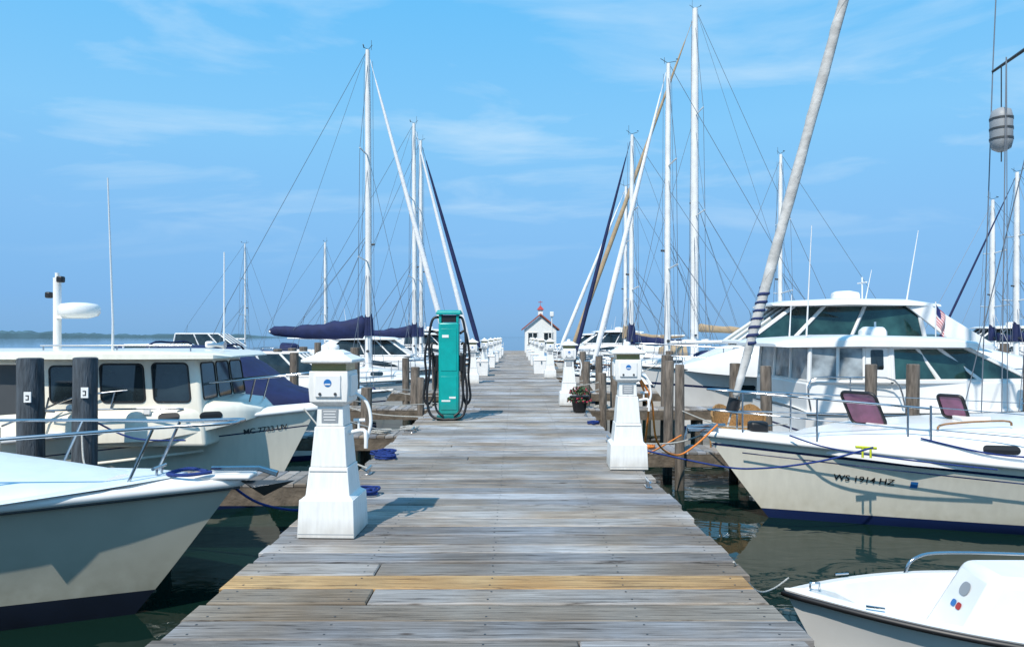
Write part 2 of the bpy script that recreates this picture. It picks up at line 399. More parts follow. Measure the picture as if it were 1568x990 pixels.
# ------------------------------------------------------------ cruiser
def cruiser(side,bowX,d,s=1.,hard=True,name='cabin_cruiser',glass=GGLASS,hm=GEL,tarp=None):
    e=empty(name,(bowX,d,WZ),(0 if side<0 else math.pi),s)
    H,sh=hull(e,11,3.6,1.3,1.35,1.72,draft=.5,rake=1.6,flare=1.5,tw=.9,mats=(hm,NAVYP,BLACKP,GEL,NAVYP),stripe=(.5,.44),rail=(DGREY,.022),full=2.4,fine=1.7)
    D=dome('superstructure',[(-.9,.35,1.62,.06),(-1.6,.85,1.55,.38),(-2.3,1.2,1.5,.72),(-3,1.4,1.46,.92),(-5,1.55,1.38,1.05),(-8,1.55,1.3,1.1),(-9.6,1.5,1.28,.75),(-10.6,1.45,1.28,.4)],GEL,e,e=.45)
    for sd in(1,-1):
        decal('side_window',D,[(-3.1,1.72),(-3.6,1.98),(-4.6,2.12),(-5.2,2.12),(-5.0,1.9),(-4.0,1.75)],sd,GLASS,e)
        decal('aft_side_window',D,[(-5.4,1.9),(-5.6,2.12),(-6.8,2.14),(-7.2,2.0),(-7.1,1.88)],sd,GLASS,e)
        for x in(-2.6,-3.6,-4.6):decal('portlight',H,rr(x,1.18,.42,.13,.5),sd,GLASS,e)
    W=house('windscreen',-6.9,-2.55,2.36,3.32,1.42,1.0,.2,1.35,.1,glass,e,bev=0)
    frames('windscreen_frame',W,GEL,e,.055,posts=((1,.42),(-1,.42),('f',.33),('f',.66),(1,.75),(-1,.75)))
    if hard:
        dome('hardtop',[(-3.3,.8,3.3,.06),(-3.7,1.15,3.28,.16),(-5,1.4,3.3,.2),(-6.6,1.4,3.28,.2),(-7.4,1.25,3.26,.1)],GEL,e,e=.6)
        dome('radar_dome',[(-5.2,.12,3.5,.18),(-5.3,.27,3.48,.24),(-5.6,.3,3.48,.26),(-5.85,.2,3.48,.22)],GEL,e,e=.7)
        for sd in(1,-1):
            V=[(-6.4,sd*1.3,3.35),(-7.0,sd*1.3,3.35),(-8.6,sd*1.48,2.3),(-7.6,sd*1.5,2.3)]
            V+=[(v[0],v[1]-sd*.08,v[2]) for v in V]
            mesh('arch_leg',V,[(0,1,2,3),(4,5,6,7),(0,1,5,4),(1,2,6,5),(2,3,7,6),(3,0,4,7)],GEL,e,bevel=.02)
        tubes('antennas',[([(-6.6,1.1,3.4),(-6.9,1.1,5.2)],[.02,.008]),([(-6.6,-1.1,3.4),(-6.8,-1.1,4.4)],[.02,.008]),([(-6,0,3.4),(-6,0,4.1)],.02),([(-6,-.25,3.95),(-6,.25,3.95)],.02)],GEL,e)
    if tarp:dome('cockpit_canvas',[(-6.3,1.3,2.3,.9),(-7.5,1.5,2.2,1.05),(-9.5,1.5,2.0,.8),(-10.7,1.45,1.4,.6)],tarp,e,e=.5)
    bowrail(e,sh,.55,(.62,.7,.78,.86,.93),.6,ins=.1,r=.016,mid=True)
    for x in(-5,-8):fender(e,x,(1.86)*(1 if side>0 else -1),.7,.6,.13)
    if d<50 and abs(bowX)<6:bowlines(e,side,bowX,1.72,s)
    return e,H,sh

# ------------------------------------------------------------ pier
plank=bpy.data.materials.new('weathered_planks');plank.use_nodes=True
nt=plank.node_tree;b=nt.nodes['Principled BSDF'];b.inputs['Roughness'].default_value=.75;b.inputs['Specular IOR Level'].default_value=.35
def N(t,**k):
    n=nt.nodes.new(t)
    for a,v in k.items():setattr(n,a,v)
    return n
at=N('ShaderNodeAttribute',attribute_name='pcol')
tc=N('ShaderNodeTexCoord')
off=N('ShaderNodeVectorMath',operation='MULTIPLY_ADD');off.inputs[1].default_value=(91,37,53)
nt.links.new(at.outputs['Color'],off.inputs[0]);nt.links.new(tc.outputs['Object'],off.inputs[2])
mp=N('ShaderNodeMapping');mp.inputs['Scale'].default_value=(.9,24,8);nt.links.new(off.outputs[0],mp.inputs[0])
n1=N('ShaderNodeTexNoise');n1.inputs['Scale'].default_value=1.9;n1.inputs['Detail'].default_value=10;n1.inputs['Roughness'].default_value=.72;n1.inputs['Distortion'].default_value=1.1
nt.links.new(mp.outputs[0],n1.inputs['Vector'])
r1=N('ShaderNodeValToRGB');r1.color_ramp.elements[0].position=.36;r1.color_ramp.elements[0].color=(.24,.22,.21,1);r1.color_ramp.elements[1].position=.62;r1.color_ramp.elements[1].color=(1.28,1.27,1.27,1)
x=r1.color_ramp.elements.new(.47);x.color=(.82,.81,.80,1)
nt.links.new(n1.outputs['Fac'],r1.inputs[0])
n3=N('ShaderNodeTexNoise');n3.inputs['Scale'].default_value=1.1;n3.inputs['Detail'].default_value=6;nt.links.new(off.outputs[0],n3.inputs['Vector'])
r3=N('ShaderNodeValToRGB');r3.color_ramp.elements[0].position=.36;r3.color_ramp.elements[0].color=(.84,.73,.62,1);r3.color_ramp.elements[1].position=.6;r3.color_ramp.elements[1].color=(1.03,1.05,1.10,1)
nt.links.new(n3.outputs['Fac'],r3.inputs[0])
mp2=N('ShaderNodeMapping');mp2.inputs['Scale'].default_value=(1.6,5.5,1);nt.links.new(off.outputs[0],mp2.inputs[0])
vo=N('ShaderNodeTexVoronoi');vo.inputs['Scale'].default_value=1.;nt.links.new(mp2.outputs[0],vo.inputs['Vector'])
r4=N('ShaderNodeValToRGB');r4.color_ramp.elements[0].position=.03;r4.color_ramp.elements[0].color=(.22,.15,.10,1);r4.color_ramp.elements[1].position=.10;r4.color_ramp.elements[1].color=(1,1,1,1)
nt.links.new(vo.outputs['Distance'],r4.inputs[0])
def mul(a,c):
    m=N('ShaderNodeMix',data_type='RGBA',blend_type='MULTIPLY');m.inputs[0].default_value=1
    nt.links.new(a,m.inputs[6]);nt.links.new(c,m.inputs[7]);return m.outputs[2]
n5=N('ShaderNodeTexNoise');n5.inputs['Scale'].default_value=.55;n5.inputs['Detail'].default_value=5;nt.links.new(tc.outputs['Object'],n5.inputs['Vector'])
r5=N('ShaderNodeValToRGB');r5.color_ramp.elements[0].position=.38;r5.color_ramp.elements[0].color=(.78,.76,.75,1);r5.color_ramp.elements[1].position=.6;r5.color_ramp.elements[1].color=(1.06,1.06,1.05,1)
nt.links.new(n5.outputs['Fac'],r5.inputs[0])
o1=mul(mul(mul(mul(at.outputs['Color'],r1.outputs[0]),r3.outputs[0]),r4.outputs[0]),r5.outputs[0])
nt.links.new(o1,b.inputs['Base Color'])
bu=N('ShaderNodeBump');bu.inputs['Strength'].default_value=.7;bu.inputs['Distance'].default_value=.006
nt.links.new(n1.outputs['Fac'],bu.inputs['Height']);nt.links.new(bu.outputs[0],b.inputs['Normal'])

def planks(name,defs,parent,extra=None):
    V=[];F=[];C=[]
    for (x0,x1,y0,y1,z,th,col) in defs:
        c=.008;bs=len(V)
        V+= [(x0,y0,z-th),(x1,y0,z-th),(x1,y1,z-th),(x0,y1,z-th),(x0,y0,z-c),(x1,y0,z-c),(x1,y1,z-c),(x0,y1,z-c),(x0+c,y0+c,z),(x1-c,y0+c,z),(x1-c,y1-c,z),(x0+c,y1-c,z)]
        q=[(3,2,1,0),(0,1,5,4),(1,2,6,5),(2,3,7,6),(3,0,4,7),(4,5,9,8),(5,6,10,9),(6,7,11,10),(7,4,8,11),(8,9,10,11)]
        for f in q:F.append(tuple(bs+i for i in f));C+= [(*col,1)]*4
    me=bpy.data.meshes.new(name);me.from_pydata(V,[],F);me.materials.append(plank)
    ca=me.color_attributes.new('pcol','FLOAT_COLOR','CORNER')
    ca.data.foreach_set('color',[x for c in C for x in c])
    return link(bpy.data.objects.new(name,me),parent)
def pcol():
    g=random.uniform(.22,.44);w=random.uniform(-.03,.06)
    if random.random()<.15:w+=.06;g*=.8
    return (g*(1+w*1.4),g*(1+w*.2),g*(1-w*1.5))
pier=empty('wooden_pier')
defs=[];screws=[];y=-5.0;pw=.236;gap=.020;ydone=False
while y<76:
    w=pw*random.choice((1,1,1,.985,.8));l=XL+random.uniform(-.035,.025);r=XR+random.uniform(-.03,.04)
    dz=random.uniform(-.007,.006);c=pcol()
    yellow=(not ydone) and y+w/2>4.38
    if yellow:c=(.50,.34,.165);ydone=True
    if (not yellow) and (abs(y-3.55)<.13 or random.random()<.07):
        j=.32 if abs(y-3.55)<.13 else random.uniform(-1,1.1)
        defs.append((l,j-.004,y,y+w,dz,.045,c));defs.append((j+.004,r,y,y+w,dz-.002,.045,pcol()))
    else:defs.append((l,r,y,y+w,dz,.045,c))
    if y<22:
        for sx in(XL+.12,-1.0,-.16,.68,XR-.12):
            for sy in(.055,w-.055):screws.append(((sx+random.uniform(-.012,.012),y+sy,dz+.0012),(.011,.011,.0016)))
    y+=w+gap*random.uniform(.6,1.4)
planks('deck_planks',defs,pier)
boxes('screws',screws,DGREY,pier)
bl=[]
for x in(XL+.10,-.9,-.1,.7,XR-.10):bl.append(((x,35.5,-.20),(.09,81,.26)))
for k in range(28):bl.append((((XL+XR)/2,-4+k*2.9,-.46),(XR-XL+.1,.16,.24)))
boxes('stringers',bl,BEAM,pier)
tubes('support_piles',[([(x,-4.2+k*2.9,-3),(x,-4.2+k*2.9,-.35)],.14) for k in range(28) for x in(XL+.25,XR-.25)],PILE,pier,seg=10)
defs=[(-9,9,76.2+k*.25,76.43+k*.25,-.01,.05,pcol()) for k in range(16)]
planks('pier_head',defs,pier)
def cleat(x,y,rz=0,s=1.):
    e=empty('dock_cleat',(x,y,0),rz,s)
    tubes('horn',[([(-.13,0,.075),(-.07,0,.065),(.07,0,.065),(.13,0,.075)],[.012,.018,.018,.012])],STEEL,e,seg=8)
    tubes('legs',[([(dx,0,0),(dx,0,.07)],.015) for dx in(-.04,.04)],STEEL,e,seg=8)
    boxes('base_plate',[((0,0,.010),(.16,.06,.008))],STEEL,e,bevel=.003)
for x,y in((-1.66,8.1),(-1.66,11.6),(-1.66,17.5),(1.36,10.6),(1.36,14),(1.36,20),(1.36,7.4),(-1.66,6.9)):cleat(x,y,math.pi/2)

def finger(side,y,w,X1,z,name='finger_pier'):
    e=empty(name)
    x0=XL-.03 if side<0 else XR+.05
    x0,x1=(x0-(X1),x0) if side<0 else (x0,x0+X1)
    defs=[];x=x0
    while x<x1-.05:
        defs.append((x,x+.135,y-w/2,y+w/2,z,.04,pcol()));x+=.145
    planks('planks',defs,e)
    boxes('beams',[(((x0+x1)/2,y-w/2+.03,z-.15),(x1-x0,.07,.2)),(((x0+x1)/2,y+w/2-.03,z-.15),(x1-x0,.07,.2))],BEAM,e)
    tubes('legs',[([(x0+(x1-x0)*k,y+sy,-3),(x0+(x1-x0)*k,y+sy,z-.06)],.09) for k in(.3,.6,.97) for sy in(-w/2+.14,w/2-.14)],PILE,e,seg=8)
for y,w,l,z in((8.45,.75,6.,-.10),(12.45,.7,6,-.12),(17,.8,6,-.12),(21.8,.8,7,-.12),(29,.8,8,-.12),(39.5,.8,9,-.12),(49,.8,9,-.12),(58,.8,9,-.12)):finger(-1,y,w,l,z)
for y,w,l,z in((12.25,.8,7.5,-.35),(16.9,.7,9,-.12),(21.7,.7,8,-.12),(25.8,.7,8,-.12),(30.2,.8,9,-.12),(37,.8,9,-.12),(46,.8,9,-.12),(56,.8,9,-.12)):finger(1,y,w,l,z)
def piling(x,y,top,r=.11,m=PILE):
    n=9;P=[];R=[]
    ln=random.uniform(-.04,.04);ly=random.uniform(-.03,.03)
    for k in range(n+1):
        u=k/n;P.append((x+ln*(u-1)*2,y+ly*(u-1)*2,-3+(top+3)*u));R.append(r*(1.12-.14*u)*(1+random.uniform(-.02,.02)))
    P.append((x,y,top+.012));R.append(r*.82)
    V=[];F=[];tg(V,F,P,R,12)
    mesh('wooden_piling',V,F,m,ang=50)
for a in((-6.12,9.05,1.27,.15,PILEG),(-5.38,8.98,1.28,.14,PILEG),(-6.8,17.6,1.22,.12),(-6.6,19.9,1.2,.12),(-6.6,21.2,1.2,.13),(-7.1,24,1.2,.14),(-4.25,19,1.25,.13),(-4.6,17.3,1.2,.11),(-5.4,17.5,1.15,.11),(-2.7,13,.62,.10),(-2.45,17.5,.8,.11),(-3.3,21.5,.9,.11),(-2.5,22.3,.95,.12),(-2.3,29,.9,.12),(-5.9,13.1,1.1,.12),(-8,29,1.3,.14),(-2.35,39.5,.9,.12),(-8,39,1.3,.14),(-3.35,12.75,.75,.09),(-2.2,16.6,.6,.08),
          (2.78,13.0,1.10,.085),(2.68,11.75,1.08,.078),(4.85,15.9,.95,.12),(4.43,12.75,1.02,.10),(6.28,12.7,1.05,.10),(7.05,12.75,1.05,.11),(2.35,17,1.05,.11),(3.6,17.2,1.1,.12),(2.5,21.6,.95,.11),(4.7,22,1.1,.12),(2.4,25.8,1.,.12),(9.2,12.8,1.2,.14),(2.4,30.3,1,.13),(3.0,37,1,.13),(9,30,1.3,.14),(14,24,1.3,.14),(17,25,1.3,.14),(15.5,19,1.3,.14),(10.05,17.2,.95,.12),(2.0,16.6,.7,.09),(2.1,21.3,.8,.1)):piling(*a)
# small slip number boards on the near pilings
for x,y,z in((-6.10,8.885,.80),(-5.36,8.83,.86)):
    e=empty('slip_number_sign',(x+.06,y,z));boxes('board',[((0,0,0),(.09,.015,.13))],GEL,e,bevel=.003);boxes('digit',[((0,-.009,.02),(.04,.004,.012)),((0,-.009,-.03),(.04,.004,.012)),((.014,-.009,-.005),(.012,.004,.06))],BLK,e)

# ------------------------------------------------------------ pedestals
def sqstack(V,F,rings):
    for (z,h) in rings:
        for sx,sy in((-1,-1),(1,-1),(1,1),(-1,1)):V.append((sx*h,sy*h,z))
    b=len(V)-4*len(rings)
    for i in range(len(rings)-1):
        for k in range(4):
            k2=(k+1)%4;F.append((b+i*4+k,b+i*4+k2,b+i*4+4+k2,b+i*4+4+k))
    F.append((b,b+3,b+2,b+1));t=b+4*(len(rings)-1);F.append((t,t+1,t+2,t+3))
def pedestal(x,y,detail=True,rz=0):
    e=empty('power_pedestal',(x,y,.006),rz)
    V=[];F=[]
    sqstack(V,F,[(0,.222),(.29,.21)]);sqstack(V,F,[(.29,.205),(.315,.172),(.53,.15)]);sqstack(V,F,[(.532,.143),(.84,.118)])
    sqstack(V,F,[(.842,.108),(1.0,.100)]);sqstack(V,F,[(1.0,.104),(1.035,.148),(1.16,.156),(1.275,.15)])
    mesh('body',V,F,PAINTW,e,bevel=.006)
    V=[];F=[];sqstack(V,F,[(1.277,.135),(1.335,.135)]);mesh('lamp_lens',V,F,LENS,e)
    V=[];F=[];sqstack(V,F,[(1.335,.175),(1.345,.200),(1.365,.200),(1.405,.115),(1.415,.11),(1.44,.06)]);mesh('cap',V,F,PAINTW,e,bevel=.005)
    tubes('finial',[([(0,0,1.43),(0,0,1.45),(0,0,1.475),(0,0,1.485)],[.03,.045,.04,.015])],PAINTW,e,seg=10)
    boxes('outlet_cover',[((0,-.157,1.16),(.2,.02,.17)),((.157,0,1.16),(.02,.2,.17)),((-.157,0,1.16),(.02,.2,.17))],GEL,e,bevel=.006)
    boxes('label_panel',[((0,-.107,.925),(.13,.008,.11))],GREY,e,bevel=.003)
    boxes('label_lines',[((0,-.112,.96-.022*k),(.10-.01*(k%2),.003,.007)) for k in range(4)],GEL,e)
    tubes('logo_badge',[([(0,-.166,1.185),(0,-.170,1.185)],.030)],BLUE,e,seg=16)
    boxes('logo_wave',[((0,-.1712,1.175),(.045,.002,.010))],GEL,e)
    tubes('latch',[([(.06,-.168,1.10),(.06,-.174,1.10)],.012),([(-.06,-.168,1.10),(-.06,-.174,1.10)],.012)],DGREY,e,seg=8)
    tubes('water_tap',[(cr([(.12,0,.78),(.24,0,.8),(.26,-.01,.74),(.26,-.01,.66)],4),.016),([(.20,0,.8),(.20,0,.87)],.01),([(.16,0,.88),(.25,0,.88)],.014)],GEL,e,seg=8)
    tubes('hose_tail',[(cr([(.14,.05,1.1),(.25,.05,1.02),(.29,.03,.86),(.25,.02,.70)],5),.014)],GEL,e,seg=8)
    boxes('base_seam',[((0,-.2195,.03),(.43,.004,.006)),((0,-.1555,.50),(.29,.004,.006))],GREY,e)
    return e
for x,y in((-1.45,5.72),(-1.45,24),(-1.4,32),(-1.4,40),(-1.4,48),(-1.4,56),(-1.4,64),(1.32,8.55),(1.2,16.3),(1.28,27),(1.25,35),(1.25,43),(1.25,51),(1.25,59)):pedestal(x,y,rz=random.uniform(-.04,.04))
def dockbox(x,y,w=.6,l=.9,h=.55):
    e=empty('dock_box',(x,y,.006))
    H=house('body',-w/2,w/2,0,h,l/2,l/2,-.02,-.02,-.02,GEL,e,bev=.015)
    dome('lid',[(-w/2-.04,l/2,h+.005,.02),(-w/2,l/2+.04,h+.005,.1),(w/2,l/2+.04,h+.005,.1),(w/2+.04,l/2,h+.005,.02)],GEL,e,e=.4)
    boxes('hasp',[((0,-l/2-.035,h-.06),(.05,.03,.12))],STEEL,e)
for x,y in((-1.4,28.5),(-1.35,36),(-1.35,44),(-1.35,52),(-1.35,60),(1.05,30),(1.1,33),(1.1,39),(1.1,47),(1.1,55)):dockbox(x,y)

# ------------------------------------------------------------ pump
e=empty('fuel_pump',(-1.24,13.4,.006))
boxes('base_plinth',[((0,0,.05),(.44,.36,.10))],TEALD,e,bevel=.01)
boxes('cabinet',[((0,0,.95),(.38,.30,1.70))],TEAL,e,bevel=.03)
boxes('head_posts',[((-.16,0,1.88),(.05,.26,.16)),((.16,0,1.88),(.05,.26,.16))],TEAL,e,bevel=.01)
boxes('display',[((0,-.01,1.875),(.27,.22,.13))],BLK,e,bevel=.01)
dome('head_cap',[(-.24,.13,1.955,.03),(-.21,.17,1.955,.08),(.21,.17,1.955,.08),(.24,.13,1.955,.03)],TEAL,e,e=.5)
boxes('door_panel',[((0,-.154,1.30),(.29,.01,.78)),((0,-.154,.50),(.29,.01,.62))],TEAL,e,bevel=.004)
boxes('labels',[((-.06,-.162,1.55),(.12,.004,.05)),((.07,-.162,.42),(.12,.004,.035)),((-.05,-.162,.36),(.16,.004,.03))],GEL,e)
boxes('side_holsters',[((-.225,-.03,1.05),(.07,.14,.30)),((.225,-.03,1.05),(.07,.14,.30))],BLK,e,bevel=.01)
hs=[]
for s in(-1,1):
    k=1.12 if s<0 else .94
    hs.append((cr([(s*.16,-.05,1.90),(s*.27*k,-.08,1.86),(s*.33*k,-.1,1.5),(s*.31*k,-.12,1.0),(s*.36*k,-.14,.5),(s*.30*k,-.18,.12),(s*.12,-.22,.03),(s*-.02,-.22,.03)],6),.024))
    hs.append((cr([(s*.20,-.05,1.60),(s*.32*k,-.02,1.62),(s*.40*k,-.05,1.2),(s*.38*k,-.05,.8),(s*.42*k,-.06,.42),(s*.33*k,-.08,.3),(s*.25,-.06,.6),(s*.24,-.04,1.0)],6),.022))
    hs.append((cr([(s*.22,0,1.4),(s*.29*k,-.06,1.38),(s*.27,-.12,.8),(s*.24,-.16,.25),(s*.10,-.20,.08)],6),.02))
tubes('hoses',hs,BLK,e,seg=8)
tubes('nozzles',[(cr([(s*.26,-.06,.98),(s*.27,-.1,1.15),(s*.3,-.16,1.25),(s*.31,-.2,1.2)],4),[.02]*13) for s in(-1,1)],BLK,e,seg=8)

# ------------------------------------------------------------ flower pot
e=empty('flower_pot',(1.30,14.7,.006),0,1.15)
tubes('pot',[([(0,0,0),(0,0,.02),(0,0,.24),(0,0,.26),(0,0,.29),(0,0,.285)],[.09,.11,.15,.175,.175,.14])],BLK,e,seg=18)
V=[];F=[];V2=[];F2=[];V3=[];F3=[]
for i in range(460):
    a=random.uniform(0,6.28);r=.22*math.sqrt(random.random());z=.29+.17*math.sqrt(max(0,1-(r/.23)**2))*random.uniform(.2,1)-(.12 if r>.18 else 0)
    c=Vector((r*math.cos(a),r*math.sin(a),z));u=Vector([random.uniform(-1,1) for _ in range(3)]).normalized();w=u.orthogonal().normalized()
    k=random.random();VV,FF,s=(V,F,.028) if k<.55 else ((V2,F2,.025) if k<.9 else (V3,F3,.02))
    b0=len(VV);VV+=[c-u*s,c+w*s*.6,c+u*s,c-w*s*.6];FF.append((b0,b0+1,b0+2,b0+3))
mesh('leaves',V,F,LEAF,e,recalc=False);mesh('red_petals',V2,F2,PETAL,e,recalc=False);mesh('white_petals',V3,F3,PETALW,e,recalc=False)

# ------------------------------------------------------------ ropes
def rope_coil(x,y,n=4,r=.14,m=ROPE,sx=1.3,z=0.):
    e=empty('rope_coil',(x,y,z));P=[]
    for k in range(n*14):
        a=k/14*6.283;rad=r*(.55+.45*((k*7)%19)/19*.5+.25*math.sin(k*.21));P.append((rad*sx*math.cos(a),rad*math.sin(a),.020+.012*(k//14)+.01*random.random()))
    tubes('rope',[(cr(P,2),.013)],m,e,seg=6)
rope_coil(-1.72,9.4);rope_coil(-1.63,9.1,3,.12);rope_coil(-1.50,7.05,4,.15);rope_coil(-1.75,11.9,4,.13,ROPEW);rope_coil(1.38,12.7,3,.09)
rope_coil(2.0,16.8,4,.14,ROPEW,z=-.12);rope_coil(-2.3,12.4,4,.14,ROPEW,z=-.12);rope_coil(2.2,12.2,4,.15,ORANGE,z=-.35)
def line(name,pts,r,m):
    e=empty(name);tubes('strand',[(cr(pts,8),r)],m,e,seg=7)
line('mooring_line',[(-1.66,6.9,.06),(-1.95,6.85,-.10),(-2.4,6.7,.0),(-2.75,6.60,.30)],.012,ROPE)
line('mooring_line',[(1.36,10.6,.06),(1.7,10.2,-.03),(2.6,9.3,-.12),(3.05,8.9,-.08),(3.7,8.72,.04),(4.35,8.75,.20)],.012,ROPE)
line('mooring_line',[(1.36,10.6,.06),(1.75,10.6,-.02),(2.3,10.2,.05),(2.85,10.0,.28)],.011,ROPEW)
line('mooring_line',[(2.68,11.7,.35),(3.3,11.2,.15),(4.2,11.1,.20)],.010,ROPEW)
line('mooring_line',[(-5.38,8.9,.4),(-5.0,8.3,.15),(-4.6,7.7,.12)],.011,ROPEW)
line('mooring_line',[(-5.38,9.1,.5),(-4.9,9.2,.25),(-4.3,9.35,.2)],.011,ROPE)
line('power_cable',[(1.45,8.5,1.08),(1.62,8.6,.8),(1.75,8.9,.25),(2.1,9.4,.0),(2.4,9.6,.1),(2.75,9.8,.35)],.013,ORANGE)
line('power_cable',[(1.45,8.6,1.1),(1.6,8.7,.7),(1.65,9.2,.1),(2.0,10.6,-.15),(2.6,11.3,.0)],.013,ORANGE)
line('mooring_line',[(1.47,4.85,.03),(1.75,5.25,-.30),(2.05,5.75,-.47),(2.25,5.93,-.44)],.007,ROPEW)
line('mooring_line',[(-1.66,11.6,.06),(-2.2,11.3,.1),(-3.0,10.6,.47)],.012,ROPEW)
line('mooring_line',[(-1.66,8.1,.06),(-2.1,8.9,.05),(-2.7,10.1,.2),(-3.1,10.5,.5)],.012,ROPEW)

# ------------------------------------------------------------ L1 : near left motorboat
e=empty('motorboat',(-2.50,6.5,WZ),.02)
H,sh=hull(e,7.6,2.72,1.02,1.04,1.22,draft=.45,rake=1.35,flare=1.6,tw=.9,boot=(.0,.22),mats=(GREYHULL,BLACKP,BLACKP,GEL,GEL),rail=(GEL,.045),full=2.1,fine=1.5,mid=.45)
D=dome('cabin_trunk',[(-.75,.15,1.18,.03),(-1.1,.42,1.15,.08),(-1.8,.75,1.10,.20),(-2.6,.95,1.06,.34),(-4.2,1.05,1.04,.50)],DECKW,e,e=.62,ang=70)  # pale blue sky light on the trunk top is put into its colour
dome('foredeck_nonskid',[(-.5,.08,1.255,.02),(-1.0,.48,1.22,.02),(-1.7,.86,1.165,.02)],DECKW,e,e=.9)
tubes('sheer_trim',[([sh(k/40,s,.0,-.085) for k in range(0,41)],.012) for s in(1,-1)],DGREY,e)
decal('cabin_portlight',D,rr(-3.3,1.26,.6,.12,.5),-1,GLASS,e)
W=house('windshield',-5.0,-4.1,1.5,2.1,1.0,.9,.1,.45,.0,GLASS,e,bev=0);frames('windshield_frame',W,STEEL,e,.02)
bowrail(e,sh,.45,(.52,.66,.80,.92),.52,ins=.12,r=.016,lean=.45,ext=.0)
boxes('bow_pulpit',[((-.12,0,1.245),(.5,.22,.045))],GEL,e,bevel=.02)
tubes('anchor_shank',[([(-.25,0,1.31),(.18,0,1.31),(.34,0,1.26)],[.022,.026,.03])],STEEL,e)
mesh('anchor_fluke',[(.50,0,1.20),(.18,-.17,1.17),(.0,0,1.20),(.18,.17,1.17),(.22,0,1.06)],[(0,1,4),(1,2,4),(2,3,4),(3,0,4),(0,3,2,1)],DGREY,e)
tubes('anchor_rope',[(cr([(-.3,.02,1.28),(-.5,.1,1.29),(-.6,-.1,1.28),(-.4,-.16,1.28),(-.2,-.12,1.30)],5),.016)],ROPE,e)
tubes('bow_cleat',[([(-.72,-.12,1.325),(-.72,.12,1.325)],.016),([(-.72,-.05,1.25),(-.72,-.05,1.325)],.013),([(-.72,.05,1.25),(-.72,.05,1.325)],.013)],STEEL,e,seg=8)

# ------------------------------------------------------------ L2 : pilothouse boat
e=empty('pilothouse_boat',(-2.92,10.6,WZ),0)
H,sh=hull(e,9,2.9,1.0,1.02,1.48,draft=.5,rake=1.1,flare=1.3,tw=.9,boot=(0,.12),mats=(CREAM,NAVYP,BLACKP,GEL,NAVYP),rail=(GEL,.035),full=2.2,fine=1.6,stripe=(.30,.28))
tubes('lower_strake',[([sh(k/40,s,.02*(k/40),-.45) for k in range(0,36)],.022) for s in(1,-1)],CREAM,e)
T=dome('trunk_cabin',[(-.75,.3,1.36,.12),(-.95,.62,1.3,.30),(-1.4,.85,1.2,.44),(-1.95,1.0,1.1,.52),(-5.0,1.05,1.0,.5)],CREAM,e,e=.42)
for x in(-1.25,-1.75):
    decal('portlight',T,rr(x,1.42,.26,.11,.5),-1,BLK,e);decal('portlight',T,rr(x,1.42,.26,.11,.5),1,BLK,e)
W=house('wheelhouse',-6.2,-1.28,1.0,2.22,1.05,.86,.09,.16,0,CREAM,e,bev=.05)
def win(u0,u1,v0=.52,v1=.90):
    for s in(1,-1):panel('side_window',W,s,u0,u1,v0,v1,GLASS,e,r=.06,frame=BLK,fr=.014)
win(.585,.70,.50,.90);win(.725,.845,.50,.92);win(.87,.97,.5,.93);win(.27,.38,.5,.9)
panel('door_opening',W,-1,.42,.545,.06,.93,DGREY,e,r=.02,frame=CREAM,fr=.02)
for k in range(3):panel('windscreen',W,'f',.04+k*.32,.32+k*.32,.52,.93,GLASS,e,r=.05,frame=BLK)
dome('roof',[(-1.0,.7,2.21,.02),(-1.15,.95,2.20,.09),(-2,1.14,2.20,.12),(-6.3,1.2,2.20,.12),(-6.5,1.1,2.2,.03)],CREAM,e,e=.35)
boxes('deck_lamp',[((-2.02,-.98,1.50),(.10,.03,.10))],GEL,e,bevel=.02)
tubes('round_vent',[([(-3.0,-1.03,1.55),(-3.0,-1.075,1.55)],.05)],GEL,e,seg=14)
tubes('handrail',[(cr([(-1.6,-1.0,1.50),(-1.6,-1.1,1.55),(-3.2,-1.16,1.53),(-3.2,-1.06,1.5)],4),.012),([(-1.5,-.8,2.38),(-3.5,-.9,2.38)],.012)]+[([(-1.5-k,-.84,2.3),(-1.5-k,-.84,2.38)],.01) for k in(0,1,2)],STEEL,e)
tubes('radar_mast',[([(-3.72,-.2,2.3),(-3.72,-.2,3.35)],.055),([(-3.72,-.2,3.35),(-3.72,-.2,3.42)],.03)],GEL,e,seg=10)
boxes('radar_bracket',[((-3.5,-.2,2.78),(.4,.12,.04))],GEL,e)
tubes('radar_dome',[([(-3.40,-.2,2.77),(-3.40,-.2,2.80),(-3.40,-.2,2.84),(-3.40,-.2,2.93),(-3.40,-.2,2.97),(-3.40,-.2,2.99)],[.15,.24,.27,.27,.23,.1])],GEL,e,seg=20)
boxes('flood_lamps',[((-3.62,-.28,3.32),(.09,.09,.09)),((-3.84,-.2,3.1),(.08,.09,.09))],BLK,e,bevel=.02)
tubes('antenna',[([(-2.55,-.85,2.25),(-2.55,-.85,2.7),(-2.62,-.85,4.65)],[.02,.014,.009]),([(-1.75,.9,2.25),(-1.75,.9,3.85)],[.014,.009])],GEL,e)
tubes('horn',[([(-1.5,-.3,2.38),(-1.35,-.3,2.38),(-1.25,-.3,2.38)],[.02,.03,.06])],STEEL,e,seg=10)
boxes('search_light',[((-1.7,.25,2.38),(.12,.12,.1))],GEL,e,bevel=.03)
bowrail(e,sh,.62,(.68,.76,.84,.92),.5,ins=.1,r=.015,mid=False,lean=.25,ext=.05)
text_on('registration',H,'MC 7733 UV',.105,-.98,1.10,-1,DGREY,e,slope=.10)
fender(e,-5.0,-1.5,.6);fender(e,-3.6,-1.52,.6)
